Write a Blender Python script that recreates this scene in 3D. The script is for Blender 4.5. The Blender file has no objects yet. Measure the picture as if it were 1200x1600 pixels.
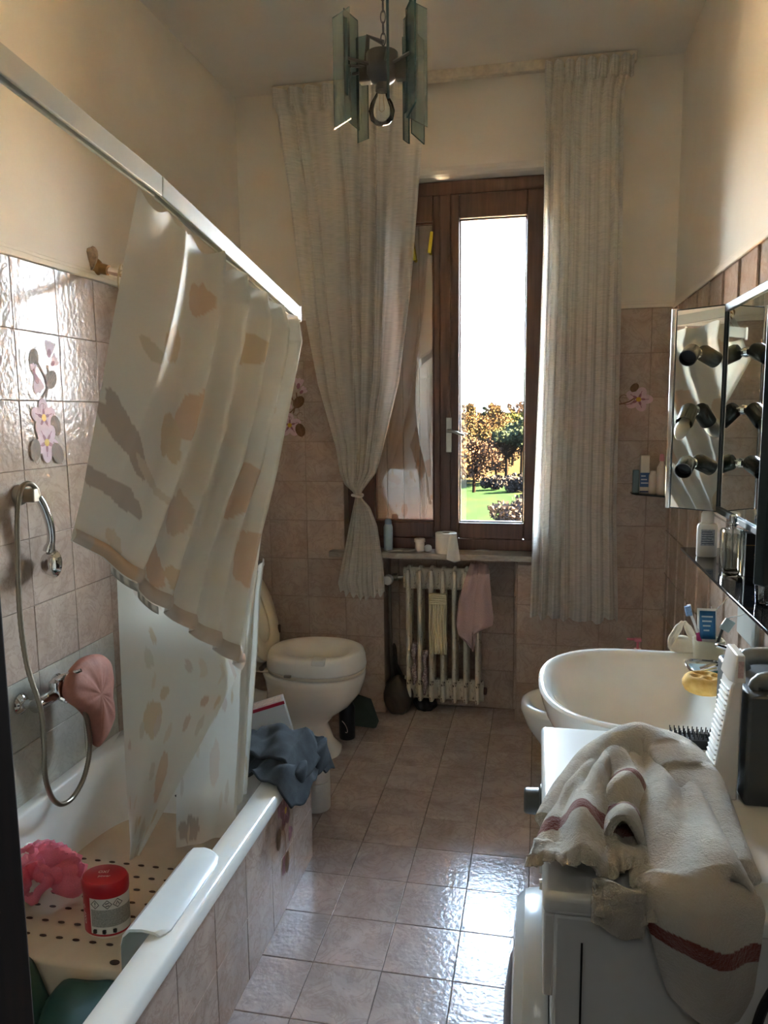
import bpy, bmesh, math, random
from mathutils import Vector, Matrix, noise
random.seed(7)
R = math.radians
scene = bpy.context.scene
COL = scene.collection

# ---------------- camera, world, sun, exposure ----------------
cam_d = bpy.data.cameras.new('camera'); cam = bpy.data.objects.new('camera', cam_d); COL.objects.link(cam)
cam_d.sensor_fit = 'VERTICAL'; cam_d.sensor_height = 36.0; cam_d.lens = 36.0*1182.9/1600.0
cam_d.clip_start = 0.02; cam_d.clip_end = 3000
YAW, PITCH, ROLL = -0.20149, -0.13109, -0.011456
fw = Vector((math.sin(YAW)*math.cos(PITCH), math.cos(YAW)*math.cos(PITCH), math.sin(PITCH)))
r0 = fw.cross(Vector((0, 0, 1))).normalized(); u0 = r0.cross(fw)
rt = r0*math.cos(ROLL) + u0*math.sin(ROLL); up = rt.cross(fw)
cam.matrix_world = Matrix(((rt.x, up.x, -fw.x, 0), (rt.y, up.y, -fw.y, 0), (rt.z, up.z, -fw.z, 1.55), (0, 0, 0, 1)))
scene.camera = cam

world = bpy.data.worlds.new('sky'); scene.world = world; world.use_nodes = True
wn = world.node_tree.nodes; wl = world.node_tree.links
wbg = wn['Background']; wbg.inputs['Strength'].default_value = 26
wtc = wn.new('ShaderNodeTexCoord'); wsep = wn.new('ShaderNodeSeparateXYZ'); wramp = wn.new('ShaderNodeValToRGB')
wl.new(wtc.outputs['Generated'], wsep.inputs[0]); wl.new(wsep.outputs['Z'], wramp.inputs[0]); wl.new(wramp.outputs[0], wbg.inputs[0])
wramp.color_ramp.elements[0].position = 0.0; wramp.color_ramp.elements[0].color = (.90, .94, 1.0, 1)
wramp.color_ramp.elements[1].position = .75; wramp.color_ramp.elements[1].color = (.42, .62, .95, 1)
_e = wramp.color_ramp.elements.new(.22); _e.color = (.74, .87, 1.0, 1)

sun_d = bpy.data.lights.new('sun', 'SUN'); sun_d.energy = 1800; sun_d.angle = R(.6); sun_d.color = (1, .66, .36)
sun = bpy.data.objects.new('sun', sun_d); COL.objects.link(sun)
sun.rotation_euler = Vector((-.75, -.25, -.52)).to_track_quat('-Z', 'Y').to_euler(); sun.location = (8, 8, 6)

port_d = bpy.data.lights.new('window_portal', 'AREA'); port_d.shape = 'RECTANGLE'; port_d.size = 1.0; port_d.size_y = 1.8
port_d.cycles.is_portal = True
port = bpy.data.objects.new('window_portal', port_d); COL.objects.link(port)
port.location = (-.45, 4.02, 1.75); port.rotation_euler = (R(-90), 0, 0)

hall_d = bpy.data.lights.new('hall_fill', 'AREA'); hall_d.size = .5; hall_d.energy = .5; hall_d.color = (1, .93, .86)  # weak fill light added in the unseen hall behind the camera
hall = bpy.data.objects.new('hall_fill', hall_d); COL.objects.link(hall); hall.location = (0, -.8, 2.6)

vs = scene.view_settings
scene.display_settings.display_device = 'sRGB'
vs.view_transform = 'Standard'; vs.look = 'None'; vs.gamma = 1; vs.use_curve_mapping = False; vs.exposure = 2.5
cy = scene.cycles
cy.use_denoising = True; cy.max_bounces = 14; cy.diffuse_bounces = 8; cy.glossy_bounces = 6; cy.transmission_bounces = 10
cy.transparent_max_bounces = 16; cy.caustics_reflective = False; cy.caustics_refractive = False; cy.sample_clamp_indirect = 12

# ---------------- helpers ----------------
def lin(c):
    return tuple((x/255/12.92 if x/255 <= .04045 else ((x/255+.055)/1.055)**2.4) for x in c[:3])

class NT:
    def __init__(s, name):
        s.m = bpy.data.materials.new(name); s.m.use_nodes = True
        s.n = s.m.node_tree.nodes; s.l = s.m.node_tree.links; s.b = s.n['Principled BSDF']; s.out = s.n['Material Output']
    def new(s, t, **k):
        n = s.n.new('ShaderNode'+t)
        for a, v in k.items(): setattr(n, a, v)
        return n
    def link(s, a, b): s.l.new(a, b)
    def coord(s, kind='Object', scale=(1, 1, 1), rot=(0, 0, 0)):
        if kind == 'Position': src = s.new('NewGeometry').outputs['Position']
        else: src = s.new('TexCoord').outputs[kind]
        mp = s.new('Mapping'); mp.inputs['Scale'].default_value = scale; mp.inputs['Rotation'].default_value = rot
        s.link(src, mp.inputs[0]); return mp.outputs[0]
    def noise(s, vec, scale=5, detail=3, rough=.55, dist=0):
        n = s.new('TexNoise'); n.inputs['Scale'].default_value = scale; n.inputs['Detail'].default_value = detail
        n.inputs['Roughness'].default_value = rough; n.inputs['Distortion'].default_value = dist
        s.link(vec, n.inputs['Vector']); return n.outputs['Fac']
    def ramp(s, fac, stops, const=False):
        r = s.new('ValToRGB'); cr = r.color_ramp
        if const: cr.interpolation = 'CONSTANT'
        cr.elements[0].position = stops[0][0]; cr.elements[0].color = (*stops[0][1], 1)
        cr.elements[1].position = stops[-1][0]; cr.elements[1].color = (*stops[-1][1], 1)
        for p, c in stops[1:-1]:
            e = cr.elements.new(p); e.color = (*c, 1)
        s.link(fac, r.inputs[0]); return r.outputs[0]
    def mix(s, a, b, fac, mode='MIX'):
        n = s.new('Mix', data_type='RGBA', blend_type=mode)
        for sock, v in ((n.inputs[0], fac), (n.inputs[6], a), (n.inputs[7], b)):
            if hasattr(v, 'links'): s.link(v, sock)
            elif isinstance(v, tuple): sock.default_value = (*v, 1)
            else: sock.default_value = v
        return n.outputs[2]
    def bump(s, h, strength=.2, dist=.002):
        n = s.new('Bump'); n.inputs['Strength'].default_value = strength; n.inputs['Distance'].default_value = dist
        s.link(h, n.inputs['Height']); s.link(n.outputs[0], s.b.inputs['Normal']); return n
    def set(s, **k):
        for a, v in k.items():
            sock = s.b.inputs[{'color': 'Base Color', 'rough': 'Roughness', 'metal': 'Metallic', 'trans': 'Transmission Weight', 'ior': 'IOR',
                               'coat': 'Coat Weight', 'sheen': 'Sheen Weight', 'spec': 'Specular IOR Level', 'alpha': 'Alpha', 'sss': 'Subsurface Weight'}[a]]
            if hasattr(v, 'links'): s.link(v, sock)
            else: sock.default_value = (*v, 1) if isinstance(v, tuple) else v

def mat(name, rgb, rough=.5, metal=0, var=.06, scale=12, bump=0, bscale=60, **k):
    """plain procedural material: a little colour variation and optional fine relief"""
    t = NT(name); c = lin(rgb); v = t.coord('Object')
    f = t.noise(v, scale, 3)
    lo = tuple(x*(1-var) for x in c); hi = tuple(min(1, x*(1+var)) for x in c)
    t.set(color=t.ramp(f, [(.3, lo), (.7, hi)]), rough=rough, metal=metal, **k)
    if bump: t.bump(t.noise(v, bscale, 3), bump, .003)
    return t.m

def cloth_mat(name, rgb, transl=.35, transp=0.0, bump=.3, wscale=(60, 60, 900), color_attr=None, rough=.9, coat=0.0, var=.08, thread=None):
    t = NT(name); c = lin(rgb); v = t.coord('Object', wscale)
    f = t.noise(v, 1.0, 3)
    base = t.ramp(f, [(.3, tuple(x*(1-var) for x in c)), (.7, tuple(min(1, x*(1+var)) for x in c))])
    if color_attr:
        a = t.new('VertexColor', layer_name=color_attr); base = t.mix(base, a.outputs[0], .80)
    t.set(color=base, rough=rough); t.b.inputs['Coat Weight'].default_value = coat; t.b.inputs['Coat Roughness'].default_value = .25
    t.b.inputs['Specular IOR Level'].default_value = .25
    bp = t.bump(f, bump, .002)
    if transl > 0:
        tr = t.new('BsdfTranslucent'); t.link(base, tr.inputs[0]); t.link(bp.outputs[0], tr.inputs['Normal'])
        mx = t.new('MixShader'); mx.inputs[0].default_value = transl
        t.link(t.b.outputs[0], mx.inputs[1]); t.link(tr.outputs[0], mx.inputs[2]); last = mx.outputs[0]
        if transp > 0:
            tp = t.new('BsdfTransparent'); m2 = t.new('MixShader')
            if thread:
                t.link(t.ramp(f, [(.35, (transp*.2,)*3), (.65, (min(1, transp*1.9),)*3)]), m2.inputs[0])
            else: m2.inputs[0].default_value = transp
            t.link(last, m2.inputs[1]); t.link(tp.outputs[0], m2.inputs[2]); last = m2.outputs[0]
        t.link(last, t.out.inputs[0])
    return t.m

def pane_mat(name, tint=(1, 1, 1), refl=.1, rough=0.0):
    """thin sheet of glass: see-through with a mirror-like surface reflection"""
    t = NT(name)
    tp = t.new('BsdfTransparent'); tp.inputs[0].default_value = (*tint, 1)
    gl = t.new('BsdfGlossy'); gl.inputs['Roughness'].default_value = rough
    fr = t.new('Fresnel'); fr.inputs[0].default_value = 1.52
    ad = t.new('Math', operation='ADD'); ad.inputs[1].default_value = refl; t.link(fr.outputs[0], ad.inputs[0])
    mx = t.new('MixShader'); t.link(ad.outputs[0], mx.inputs[0]); t.link(tp.outputs[0], mx.inputs[1]); t.link(gl.outputs[0], mx.inputs[2])
    t.link(mx.outputs[0], t.out.inputs[0]); t.n.remove(t.b)
    return t.m

W = {}   # world origin of every object made here
def wo(o): return W.get(o.name, Vector((0, 0, 0))) if o else Vector((0, 0, 0))

class Mesh:
    def __init__(s): s.v = []; s.f = []; s.m = []; s.cols = None
    def add(s, vs, fs, mi=0):
        b = len(s.v); s.v += [tuple(v) for v in vs]; s.f += [tuple(i+b for i in f) for f in fs]; s.m += [mi]*len(fs); return s
    def box(s, a, b, mi=0, rot=None, piv=None):
        x0, y0, z0 = [min(p, q) for p, q in zip(a, b)]; x1, y1, z1 = [max(p, q) for p, q in zip(a, b)]
        vs = [(x0, y0, z0), (x1, y0, z0), (x1, y1, z0), (x0, y1, z0), (x0, y0, z1), (x1, y0, z1), (x1, y1, z1), (x0, y1, z1)]
        if rot is not None:
            pv = Vector(piv if piv else ((x0+x1)/2, (y0+y1)/2, (z0+z1)/2)); vs = [pv + rot @ (Vector(v)-pv) for v in vs]
        return s.add(vs, [(0, 3, 2, 1), (4, 5, 6, 7), (0, 1, 5, 4), (1, 2, 6, 5), (2, 3, 7, 6), (3, 0, 4, 7)], mi)
    def rings(s, rings, caps=(True, True), mi=0, closed=False):
        n = len(rings[0]); vs = [p for r in rings for p in r]; fs = []
        m = len(rings)
        for i in range(m if closed else m-1):
            for j in range(n):
                a, b = i*n+j, i*n+(j+1) % n; c, d = ((i+1) % m)*n+(j+1) % n, ((i+1) % m)*n+j
                fs.append((a, b, c, d))
        if not closed and caps[0]: fs.append(tuple(reversed(range(n))))
        if not closed and caps[1]: fs.append(tuple((m-1)*n+j for j in range(n)))
        return s.add(vs, fs, mi)
    def lathe(s, prof, c=(0, 0, 0), axis=(0, 0, 1), n=24, caps=(True, True), mi=0, sx=1, sy=1):
        q = Vector(axis).normalized().to_track_quat('Z', 'Y'); c = Vector(c)
        return s.rings([[c + q @ Vector((max(r, 1e-5)*sx*math.cos(2*math.pi*k/n), max(r, 1e-5)*sy*math.sin(2*math.pi*k/n), z)) for k in range(n)] for r, z in prof], caps, mi)
    def cyl(s, p, q, r, r2=None, n=16, mi=0):
        p, q = Vector(p), Vector(q); d = (q-p)
        return s.lathe([(r, 0), (r if r2 is None else r2, d.length)], p, d, n, mi=mi)
    def tube(s, pts, r, n=8, mi=0, smooth=0, closed=False):
        pts = [Vector(p) for p in pts]
        if smooth: pts = spline(pts, smooth, closed)
        rs = r if isinstance(r, (list, tuple)) else None
        rings = []; m = len(pts)
        prev = None
        for i, p in enumerate(pts):
            t = (pts[(i+1) % m if closed else min(i+1, m-1)] - pts[(i-1) % m if closed else max(i-1, 0)]).normalized()
            if prev is None:
                a = Vector((0, 0, 1)) if abs(t.z) < .9 else Vector((1, 0, 0)); nx = t.cross(a).normalized()
            else:
                nx = (prev - t*prev.dot(t)).normalized()
            prev = nx; ny = t.cross(nx)
            rr = r if rs is None else rs[min(len(rs)-1, int(i*(len(rs)-1)/max(1, m-1)+.5))]
            rings.append([p + nx*rr*math.cos(2*math.pi*k/n) + ny*rr*math.sin(2*math.pi*k/n) for k in range(n)])
        return s.rings(rings, mi=mi, closed=closed)
    def grid(s, fn, nu, nv, mi=0):
        vs = [fn(i/nu, j/nv) for j in range(nv+1) for i in range(nu+1)]
        fs = [(j*(nu+1)+i, j*(nu+1)+i+1, (j+1)*(nu+1)+i+1, (j+1)*(nu+1)+i) for j in range(nv) for i in range(nu)]
        return s.add(vs, fs, mi)
    def poly(s, pts, th=None, mi=0):
        pts = [Vector(p) for p in pts]; n = len(pts)
        if th is None: return s.add(pts, [tuple(range(n))], mi)
        return s.rings([pts, [p+Vector(th) for p in pts]], mi=mi)
    def obj(s, name, mats, parent=None, smooth=True, bevel=0, seg=2, solid=0, sub=0, ang=35, org=None):
        if not isinstance(mats, (list, tuple)): mats = [mats]
        if parent is None:
            if org is None:
                xs = list(zip(*s.v)); org = ((min(xs[0])+max(xs[0]))/2, (min(xs[1])+max(xs[1]))/2, min(xs[2]))
            off = Vector(org)
        else: off = wo(parent)
        me = bpy.data.meshes.new(name)
        me.from_pydata([(v[0]-off.x, v[1]-off.y, v[2]-off.z) for v in s.v], [], s.f)
        for m in mats: me.materials.append(m)
        if len(mats) > 1: me.polygons.foreach_set('material_index', s.m)
        if s.cols:
            ca = me.color_attributes.new('print', 'FLOAT_COLOR', 'POINT')
            for i, c in enumerate(s.cols): ca.data[i].color = (*c, 1)
        bm = bmesh.new(); bm.from_mesh(me); bmesh.ops.recalc_face_normals(bm, faces=bm.faces); bm.to_mesh(me); bm.free()
        if smooth: me.polygons.foreach_set('use_smooth', [True]*len(me.polygons))
        me.update()
        o = bpy.data.objects.new(name, me); COL.objects.link(o)
        if parent is None: o.location = off
        else: o.parent = parent
        W[o.name] = off
        if bevel:
            b = o.modifiers.new('bevel', 'BEVEL'); b.width = bevel; b.segments = seg; b.limit_method = 'ANGLE'; b.angle_limit = R(30)
        if solid:
            b = o.modifiers.new('thickness', 'SOLIDIFY'); b.thickness = solid; b.offset = 0
        if sub:
            b = o.modifiers.new('smoothing', 'SUBSURF'); b.levels = sub; b.render_levels = sub
        if smooth and not sub:
            try: me.set_sharp_from_angle(angle=R(ang))
            except Exception: pass
        return o

def spline(p, n, closed=False):
    out = []; m = len(p)
    for i in range(m if closed else m-1):
        a, b, c, d = (p[(i-1) % m], p[i], p[(i+1) % m], p[(i+2) % m]) if closed else (p[max(i-1, 0)], p[i], p[i+1], p[min(i+2, m-1)])
        for k in range(n):
            t = k/n
            out.append(.5*((2*b)+(c-a)*t+(2*a-5*b+4*c-d)*t*t+(3*b-a-3*c+d)*t**3))
    if not closed: out.append(p[-1])
    return out

def tag(o, label, cat, group=None):
    o['label'] = label; o['category'] = cat
    if group: o['group'] = group
    return o
def thing(name, label, cat, loc, group=None):
    o = bpy.data.objects.new(name, None); COL.objects.link(o); o.location = loc; o.empty_display_size = .1
    W[o.name] = Vector(loc); return tag(o, label, cat, group)
def struct(o): o['kind'] = 'structure'; return o
def lerp(a, b, t): return a+(b-a)*t
def V(*a): return Vector(a)
def tab(rows, x):
    """piecewise linear table, rows sorted by first column ascending"""
    if x <= rows[0][0]: return rows[0][1:]
    for a, b in zip(rows, rows[1:]):
        if x <= b[0]:
            t = (x-a[0])/(b[0]-a[0]); return tuple(lerp(p, q, t) for p, q in zip(a[1:], b[1:]))
    return rows[-1][1:]
def superellipse(cx, cy, z, a, b, p=2.5, n=40):
    out = []
    for k in range(n):
        t = 2*math.pi*k/n; c, s_ = math.cos(t), math.sin(t)
        out.append((cx + a*math.copysign(abs(c)**(2/p), c), cy + b*math.copysign(abs(s_)**(2/p), s_), z))
    return out
def text(body, size, loc, rot, m, parent, name='lettering', ext=.0002):
    cu = bpy.data.curves.new(name, 'FONT'); cu.body = body; cu.size = size; cu.extrude = ext; cu.align_x = 'CENTER'; cu.align_y = 'CENTER'
    cu.materials.append(m)
    o = bpy.data.objects.new(name, cu); COL.objects.link(o); o.parent = parent
    o.location = Vector(loc)-wo(parent); o.rotation_euler = rot; return o

def txt_mesh(body, size, loc, rot, mt, parent, nm='lettering'):
    o = text(body, size, loc, rot, mt, parent, nm); dg = bpy.context.evaluated_depsgraph_get(); me = bpy.data.meshes.new_from_object(o.evaluated_get(dg)); me.name = nm
    n_ = bpy.data.objects.new(nm, me); COL.objects.link(n_); n_.parent = parent; n_.location = o.location; n_.rotation_euler = o.rotation_euler; bpy.data.objects.remove(o); return n_
# ---------------- materials ----------------
def tile_mat(name, a, b, vein, rough=.16, bscale=45, bstr=.35, seam=None):
    t = NT(name); v = t.coord('Position')
    oi = t.new('ObjectInfo'); vm = t.new('VectorMath', operation='ADD'); t.link(v, vm.inputs[0])
    cmb = t.new('CombineXYZ'); mu = t.new('Math', operation='MULTIPLY'); mu.inputs[1].default_value = 9.0
    t.link(oi.outputs['Random'], mu.inputs[0])
    for k in range(3): t.link(mu.outputs[0], cmb.inputs[k])
    t.link(cmb.outputs[0], vm.inputs[1]); w = vm.outputs[0]
    base = t.ramp(t.noise(w, 7, 4, .6, .6), [(.30, lin(a)), (.70, lin(b))])
    ve = t.ramp(t.noise(w, 11, 5, .65, 1.4), [(.455, (0, 0, 0)), (.5, (1, 1, 1)), (.545, (0, 0, 0))])
    vf = t.new('Math', operation='MULTIPLY'); t.link(ve, vf.inputs[0]); vf.inputs[1].default_value = .4
    c = t.mix(base, lin(vein), vf.outputs[0])
    rnd = t.ramp(oi.outputs['Random'], [(0, (.9, .9, .9)), (1, (1.0, 1.0, 1.0))])
    t.set(color=t.mix(c, rnd, 1.0, 'MULTIPLY'), rough=rough, spec=.42 if bstr > .3 else .14)
    t.bump(t.noise(t.coord('Position'), bscale, 2, .5), bstr, .0035)
    return t.m
T_FLOOR = tile_mat('floor_tile_glaze', (172, 155, 148), (200, 185, 179), (146, 128, 118), .18, 55, .33)
T_WALL = tile_mat('wall_tile_glaze', (180, 159, 144), (204, 186, 172), (154, 131, 116), .12, 60, .28)
T_PALE = tile_mat('pale_wall_tile_glaze', (186, 184, 172), (206, 204, 194), (172, 166, 156), .12, 60, .28)
t_ = NT('painted_plaster'); v_ = t_.coord('Position')
t_.set(color=t_.ramp(t_.noise(v_, 2.2, 5), [(.3, lin((222, 215, 202))), (.7, lin((231, 226, 215)))]), rough=.85)
t_.bump(t_.noise(v_, 70, 4), .25, .002); PLASTER = t_.m
GROUT = mat('dark_floor_grout', (96, 86, 80), .9)
GROUT_L = mat('wall_grout', (150, 130, 116), .9)
t_ = NT('brown_window_wood'); v_ = t_.coord('Object', (30, 30, 2))
t_.set(color=t_.ramp(t_.noise(v_, 2, 4), [(.3, lin((80, 54, 44))), (.7, lin((102, 72, 60)))]), rough=.38)
t_.bump(t_.noise(v_, 4, 3), .1, .001); WOOD = t_.m
t_ = NT('dark_door_wood'); v_ = t_.coord('Object', (30, 30, 2))
t_.set(color=t_.ramp(t_.noise(v_, 2, 4), [(.3, lin((24, 14, 10))), (.7, lin((36, 22, 16)))]), rough=.7, spec=.15); DOORWOOD = t_.m
t_ = NT('sill_marble'); v_ = t_.coord('Object', (3, 8, 8))
t_.set(color=t_.ramp(t_.noise(v_, 5, 5, .6, 1), [(.3, lin((150, 140, 128))), (.7, lin((186, 178, 166)))]), rough=.3); MARBLE = t_.m
CERAMIC = mat('white_glazed_ceramic', (232, 230, 222), .08, var=.02, coat=.4)
ENAMEL = mat('bath_enamel', (228, 229, 224), .16, var=.02, coat=.5)
PLASTIC = mat('white_plastic', (230, 229, 224), .35, var=.02)
CHROME = mat('chrome', (215, 215, 215), .08, 1, var=.02)
DULLCHROME = mat('dull_chrome', (165, 160, 150), .28, 1, var=.1)
BLACK = mat('black_plastic', (26, 26, 27), .4)
GREY = mat('dark_grey_plastic', (74, 76, 76), .45)
MIRROR = mat('silvered_mirror', (236, 240, 238), .015, 1, var=.01)
GLASS = pane_mat('window_glass', (.98, .99, .98), .12)
BRASS = mat('worn_brass', (150, 120, 80), .4, 1, var=.2)
# ---------------- room shell ----------------
XL, XR, YB, ZC, YN = -1.47, .594, 3.69, 3.07, .65
def tiles(parent, org, U, Vd, N, us, vs_, m, skip=None, gap=.0018, th=.006, pick=None, name='tile'):
    """separate bevelled tiles; org + u*U + v*Vd is the face plane, N points into the room"""
    cache = {}
    U, Vd, N, org = Vector(U), Vector(Vd), Vector(N), Vector(org)
    for i in range(len(us)-1):
        for j in range(len(vs_)-1):
            u0_, u1_, v0_, v1_ = us[i], us[i+1], vs_[j], vs_[j+1]
            if skip and skip((u0_+u1_)/2, (v0_+v1_)/2): continue
            w, h = u1_-u0_-gap, v1_-v0_-gap
            if w < .004 or h < .004: continue
            mm = pick((u0_+u1_)/2, (v0_+v1_)/2) if pick else m
            key = (round(w, 4), round(h, 4), mm.name)
            if key not in cache:
                e = .0014; me = bpy.data.meshes.new('tile')
                a = [(-w/2, -h/2, -th), (w/2, -h/2, -th), (w/2, h/2, -th), (-w/2, h/2, -th)]
                b = [(x, y, -e) for x, y, _ in a]; c = [(x-math.copysign(e, x), y-math.copysign(e, y), 0) for x, y, _ in a]
                f = [(8, 9, 10, 11)]
                for k in range(4):
                    q = (k+1) % 4; f += [(k, q, 4+q, 4+k), (4+k, 4+q, 8+q, 8+k)]
                me.from_pydata(a+b+c, [], f); me.materials.append(mm); me.update(); cache[key] = me
            o = bpy.data.objects.new(name, cache[key]); COL.objects.link(o); o.parent = parent
            p = org + U*(u0_+u1_)/2 + Vd*(v0_+v1_)/2 + N*random.uniform(-.0004, .0004) - wo(parent)
            tl = Matrix.Rotation(random.uniform(-.003, .003), 3, U) @ Matrix.Rotation(random.uniform(-.003, .003), 3, Vd)
            uu, vv = tl @ U, tl @ Vd; nn = uu.cross(vv)
            o.matrix_local = Matrix(((uu.x, vv.x, nn.x, p.x), (uu.y, vv.y, nn.y, p.y), (uu.z, vv.z, nn.z, p.z), (0, 0, 0, 1)))
def steps(lo, hi, ref, pitch):
    k = math.ceil((lo-ref)/pitch+1e-6); out = [lo]
    while ref+k*pitch < hi-1e-6:
        out.append(ref+k*pitch); k += 1
    out.append(hi); return out
G = .004
floor = struct(Mesh().box((XL-.12, -1.3, -.15), (XR+.7, YB+.31, -G)).obj('floor', GROUT, smooth=False, org=(0, 0, 0)))
tiles(floor, (0, 0, 0), (1, 0, 0), (0, 1, 0), (0, 0, 1), steps(XL, XR, -.0085, .1995), steps(YN-.12, 3.85, 1.888, .2058), T_FLOOR,
      skip=lambda u, v: (v > YB+.01 and not (-.76 < u < -.09)) or (u < -.80 and v < 2.3))
ceiling = struct(Mesh().box((XL-.12, -1.3, ZC), (XR+.7, YB+.31, ZC+.12)).obj('ceiling', PLASTER, smooth=False, org=(0, 0, ZC)))

wl_ = struct(Mesh().box((XL-.12, YN-.12, -.05), (XL-G, YB+.31, 2.0)).box((XL-.12, YN-.12, 2.0), (XL+.001, YB+.31, ZC), 1).obj('wall_left', [GROUT_L, PLASTER], smooth=False, org=(XL, 0, 0)))
zL = [0, .178, .3805, .583, .7855, .988, 1.1905, 1.393, 1.5955, 1.798, 2.0]
FLW = [(1.955, 2.1615, 1.393, 1.798)]
tiles(wl_, (XL, 0, 0), (0, 1, 0), (0, 0, 1), (1, 0, 0), steps(YN, YB, 1.955, .2065), zL[2:], T_WALL, pick=lambda u, v: T_PALE if (v < .78 and u < 2.40) else T_WALL)
struct(Mesh().box((XL, YN, 2.0), (XL+.010, YB, 2.018)).box((XL, YN, 2.018), (XL+.005, YB, 2.03)).obj('trim_1', PLASTER, bevel=.003, org=(XL, 1, 2)))

# right wall
wr = struct(Mesh().box((XR+G, YN-.12, -.05), (XR+.12, YB+.31, 2.0)).box((XR-.001, YN-.12, 2.0), (XR+.12, YB+.31, ZC), 1).obj('wall_right', [mat('light_wall_grout', (215, 208, 196), .8), PLASTER], smooth=False, org=(XR, 0, 0)))
tiles(wr, (XR, 0, 0), (0, 1, 0), (0, 0, 1), (-1, 0, 0), steps(YN, YB, 2.755, .209), zL, T_WALL, gap=.003)
struct(Mesh().box((XR, YN, 2.0), (XR-.010, YB, 2.018)).box((XR, YN, 2.018), (XR-.005, YB, 2.03)).obj('trim_2', PLASTER, bevel=.003, org=(XR, 1, 2)))

# window wall with the niche under the sill and the window opening
WX0, WX1, WZ0, WZ1 = -.96, .05, .857, 2.643
NX0, NX1, NZ, NY = -.76, -.09, .826, 3.85
wb = Mesh()
YT = YB+.31
for a, b, mi in (((XL-.12, YB+G, -.05), (NX0, YT, NZ), 0), ((XL-.12, YB+G, NZ), (WX0, YT, 2.005), 0), ((XL-.12, YB-.001, 2.005), (WX0, YT, ZC), 1),
                 ((NX0, NY+G, -.05), (NX1, YT, NZ), 0), ((NX1, YB+G, -.05), (XR+.12, YT, NZ), 0), ((WX1, YB+G, NZ), (XR+.12, YT, 2.005), 0),
                 ((WX1, YB-.001, 2.005), (XR+.12, YT, ZC), 1), ((WX0, 3.80, NZ), (WX1, YT, WZ0), 1)):
    wb.box(a, b, mi)
# lintel with a rounded plaster edge
prof = [(YB-.001, ZC), (YB-.001, 2.68), (YB+.004, 2.665), (YB+.016, 2.652), (YB+.034, 2.645), (YT, 2.632), (YT, ZC)]
wb.rings([[(WX0, y, z) for y, z in prof], [(WX1, y, z) for y, z in prof]], mi=1)
wall_back = struct(wb.obj('wall_back', [GROUT_L, PLASTER], smooth=False, org=(0, YB, 0)))
zB = [0, .205, .405, .605, .805, 1.005, 1.205, 1.405, 1.605, 1.805, 2.005]
tiles(wall_back, (0, YB, 0), (1, 0, 0), (0, 0, 1), (0, -1, 0), sorted(set(steps(XL, WX0, -1.158, .2)+[])), [z for z in zB], T_WALL)
tiles(wall_back, (0, YB, 0), (1, 0, 0), (0, 0, 1), (0, -1, 0), [WX0, NX0], [0, .205, .405, .605, NZ-.02], T_WALL)
tiles(wall_back, (0, YB, 0), (1, 0, 0), (0, 0, 1), (0, -1, 0), steps(NX1, XR, .1, .199), zB, T_WALL, skip=lambda u, v: u < .06 and v > .81)
tiles(wall_back, (0, NY, 0), (1, 0, 0), (0, 0, 1), (0, -1, 0), steps(NX0+.006, NX1-.006, -.31, .2), [0, .205, .405, .605, NZ-.015], T_WALL)
tiles(wall_back, (NX0, 0, 0), (0, 1, 0), (0, 0, 1), (1, 0, 0), [YB+.005, NY], [0, .205, .405, .605, NZ-.015], T_WALL)
tiles(wall_back, (NX1, 0, 0), (0, 1, 0), (0, 0, 1), (-1, 0, 0), [YB+.005, NY], [0, .205, .405, .605, NZ-.015], T_WALL)
struct(Mesh().box((XL, YB, 2.005), (WX0, YB-.010, 2.023)).box((XL, YB, 2.023), (WX0, YB-.005, 2.035)).obj('trim_3', PLASTER, bevel=.003, org=(-1, YB, 2)))
struct(Mesh().box((WX1, YB, 2.005), (XR, YB-.010, 2.023)).box((WX1, YB, 2.023), (XR, YB-.005, 2.035)).obj('trim_4', PLASTER, bevel=.003, org=(.3, YB, 2)))

# near wall with the doorway the photograph is taken through, and a bit of the hall behind it
struct(Mesh().box((XL-.12, YN-.12, -.05), (-.60, YN, ZC)).box((.42, YN-.12, -.05), (1.1, YN, ZC)).box((-.60, YN-.12, 2.15), (.42, YN, ZC)).obj('wall_near', PLASTER, smooth=False, org=(0, YN, 0)))
struct(Mesh().box((-.64, YN-.14, 0), (-.534, YN+.012, 2.16)).obj('trim_5', DOORWOOD, bevel=.004))
struct(Mesh().box((.37, YN-.14, 0), (.46, YN+.012, 2.16)).obj('trim_6', DOORWOOD, bevel=.004))
struct(Mesh().box((-.64, YN-.14, 2.10), (.46, YN+.012, 2.2)).obj('trim_7', DOORWOOD, bevel=.004))
struct(Mesh().box((-1.7, -1.3, -.05), (-1.0, -1.2, ZC)).box((-1.0, -1.3, -.05), (1.3, -1.2, ZC)).box((-1.1, -1.2, -.05), (-1.0, YN-.12, ZC)).box((1.0, -1.2, -.05), (1.1, YN-.12, ZC)).obj('wall_hall', mat('dark_hall_paint', (78, 68, 60), .8), smooth=False, org=(0, -1.25, 0)))

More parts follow.
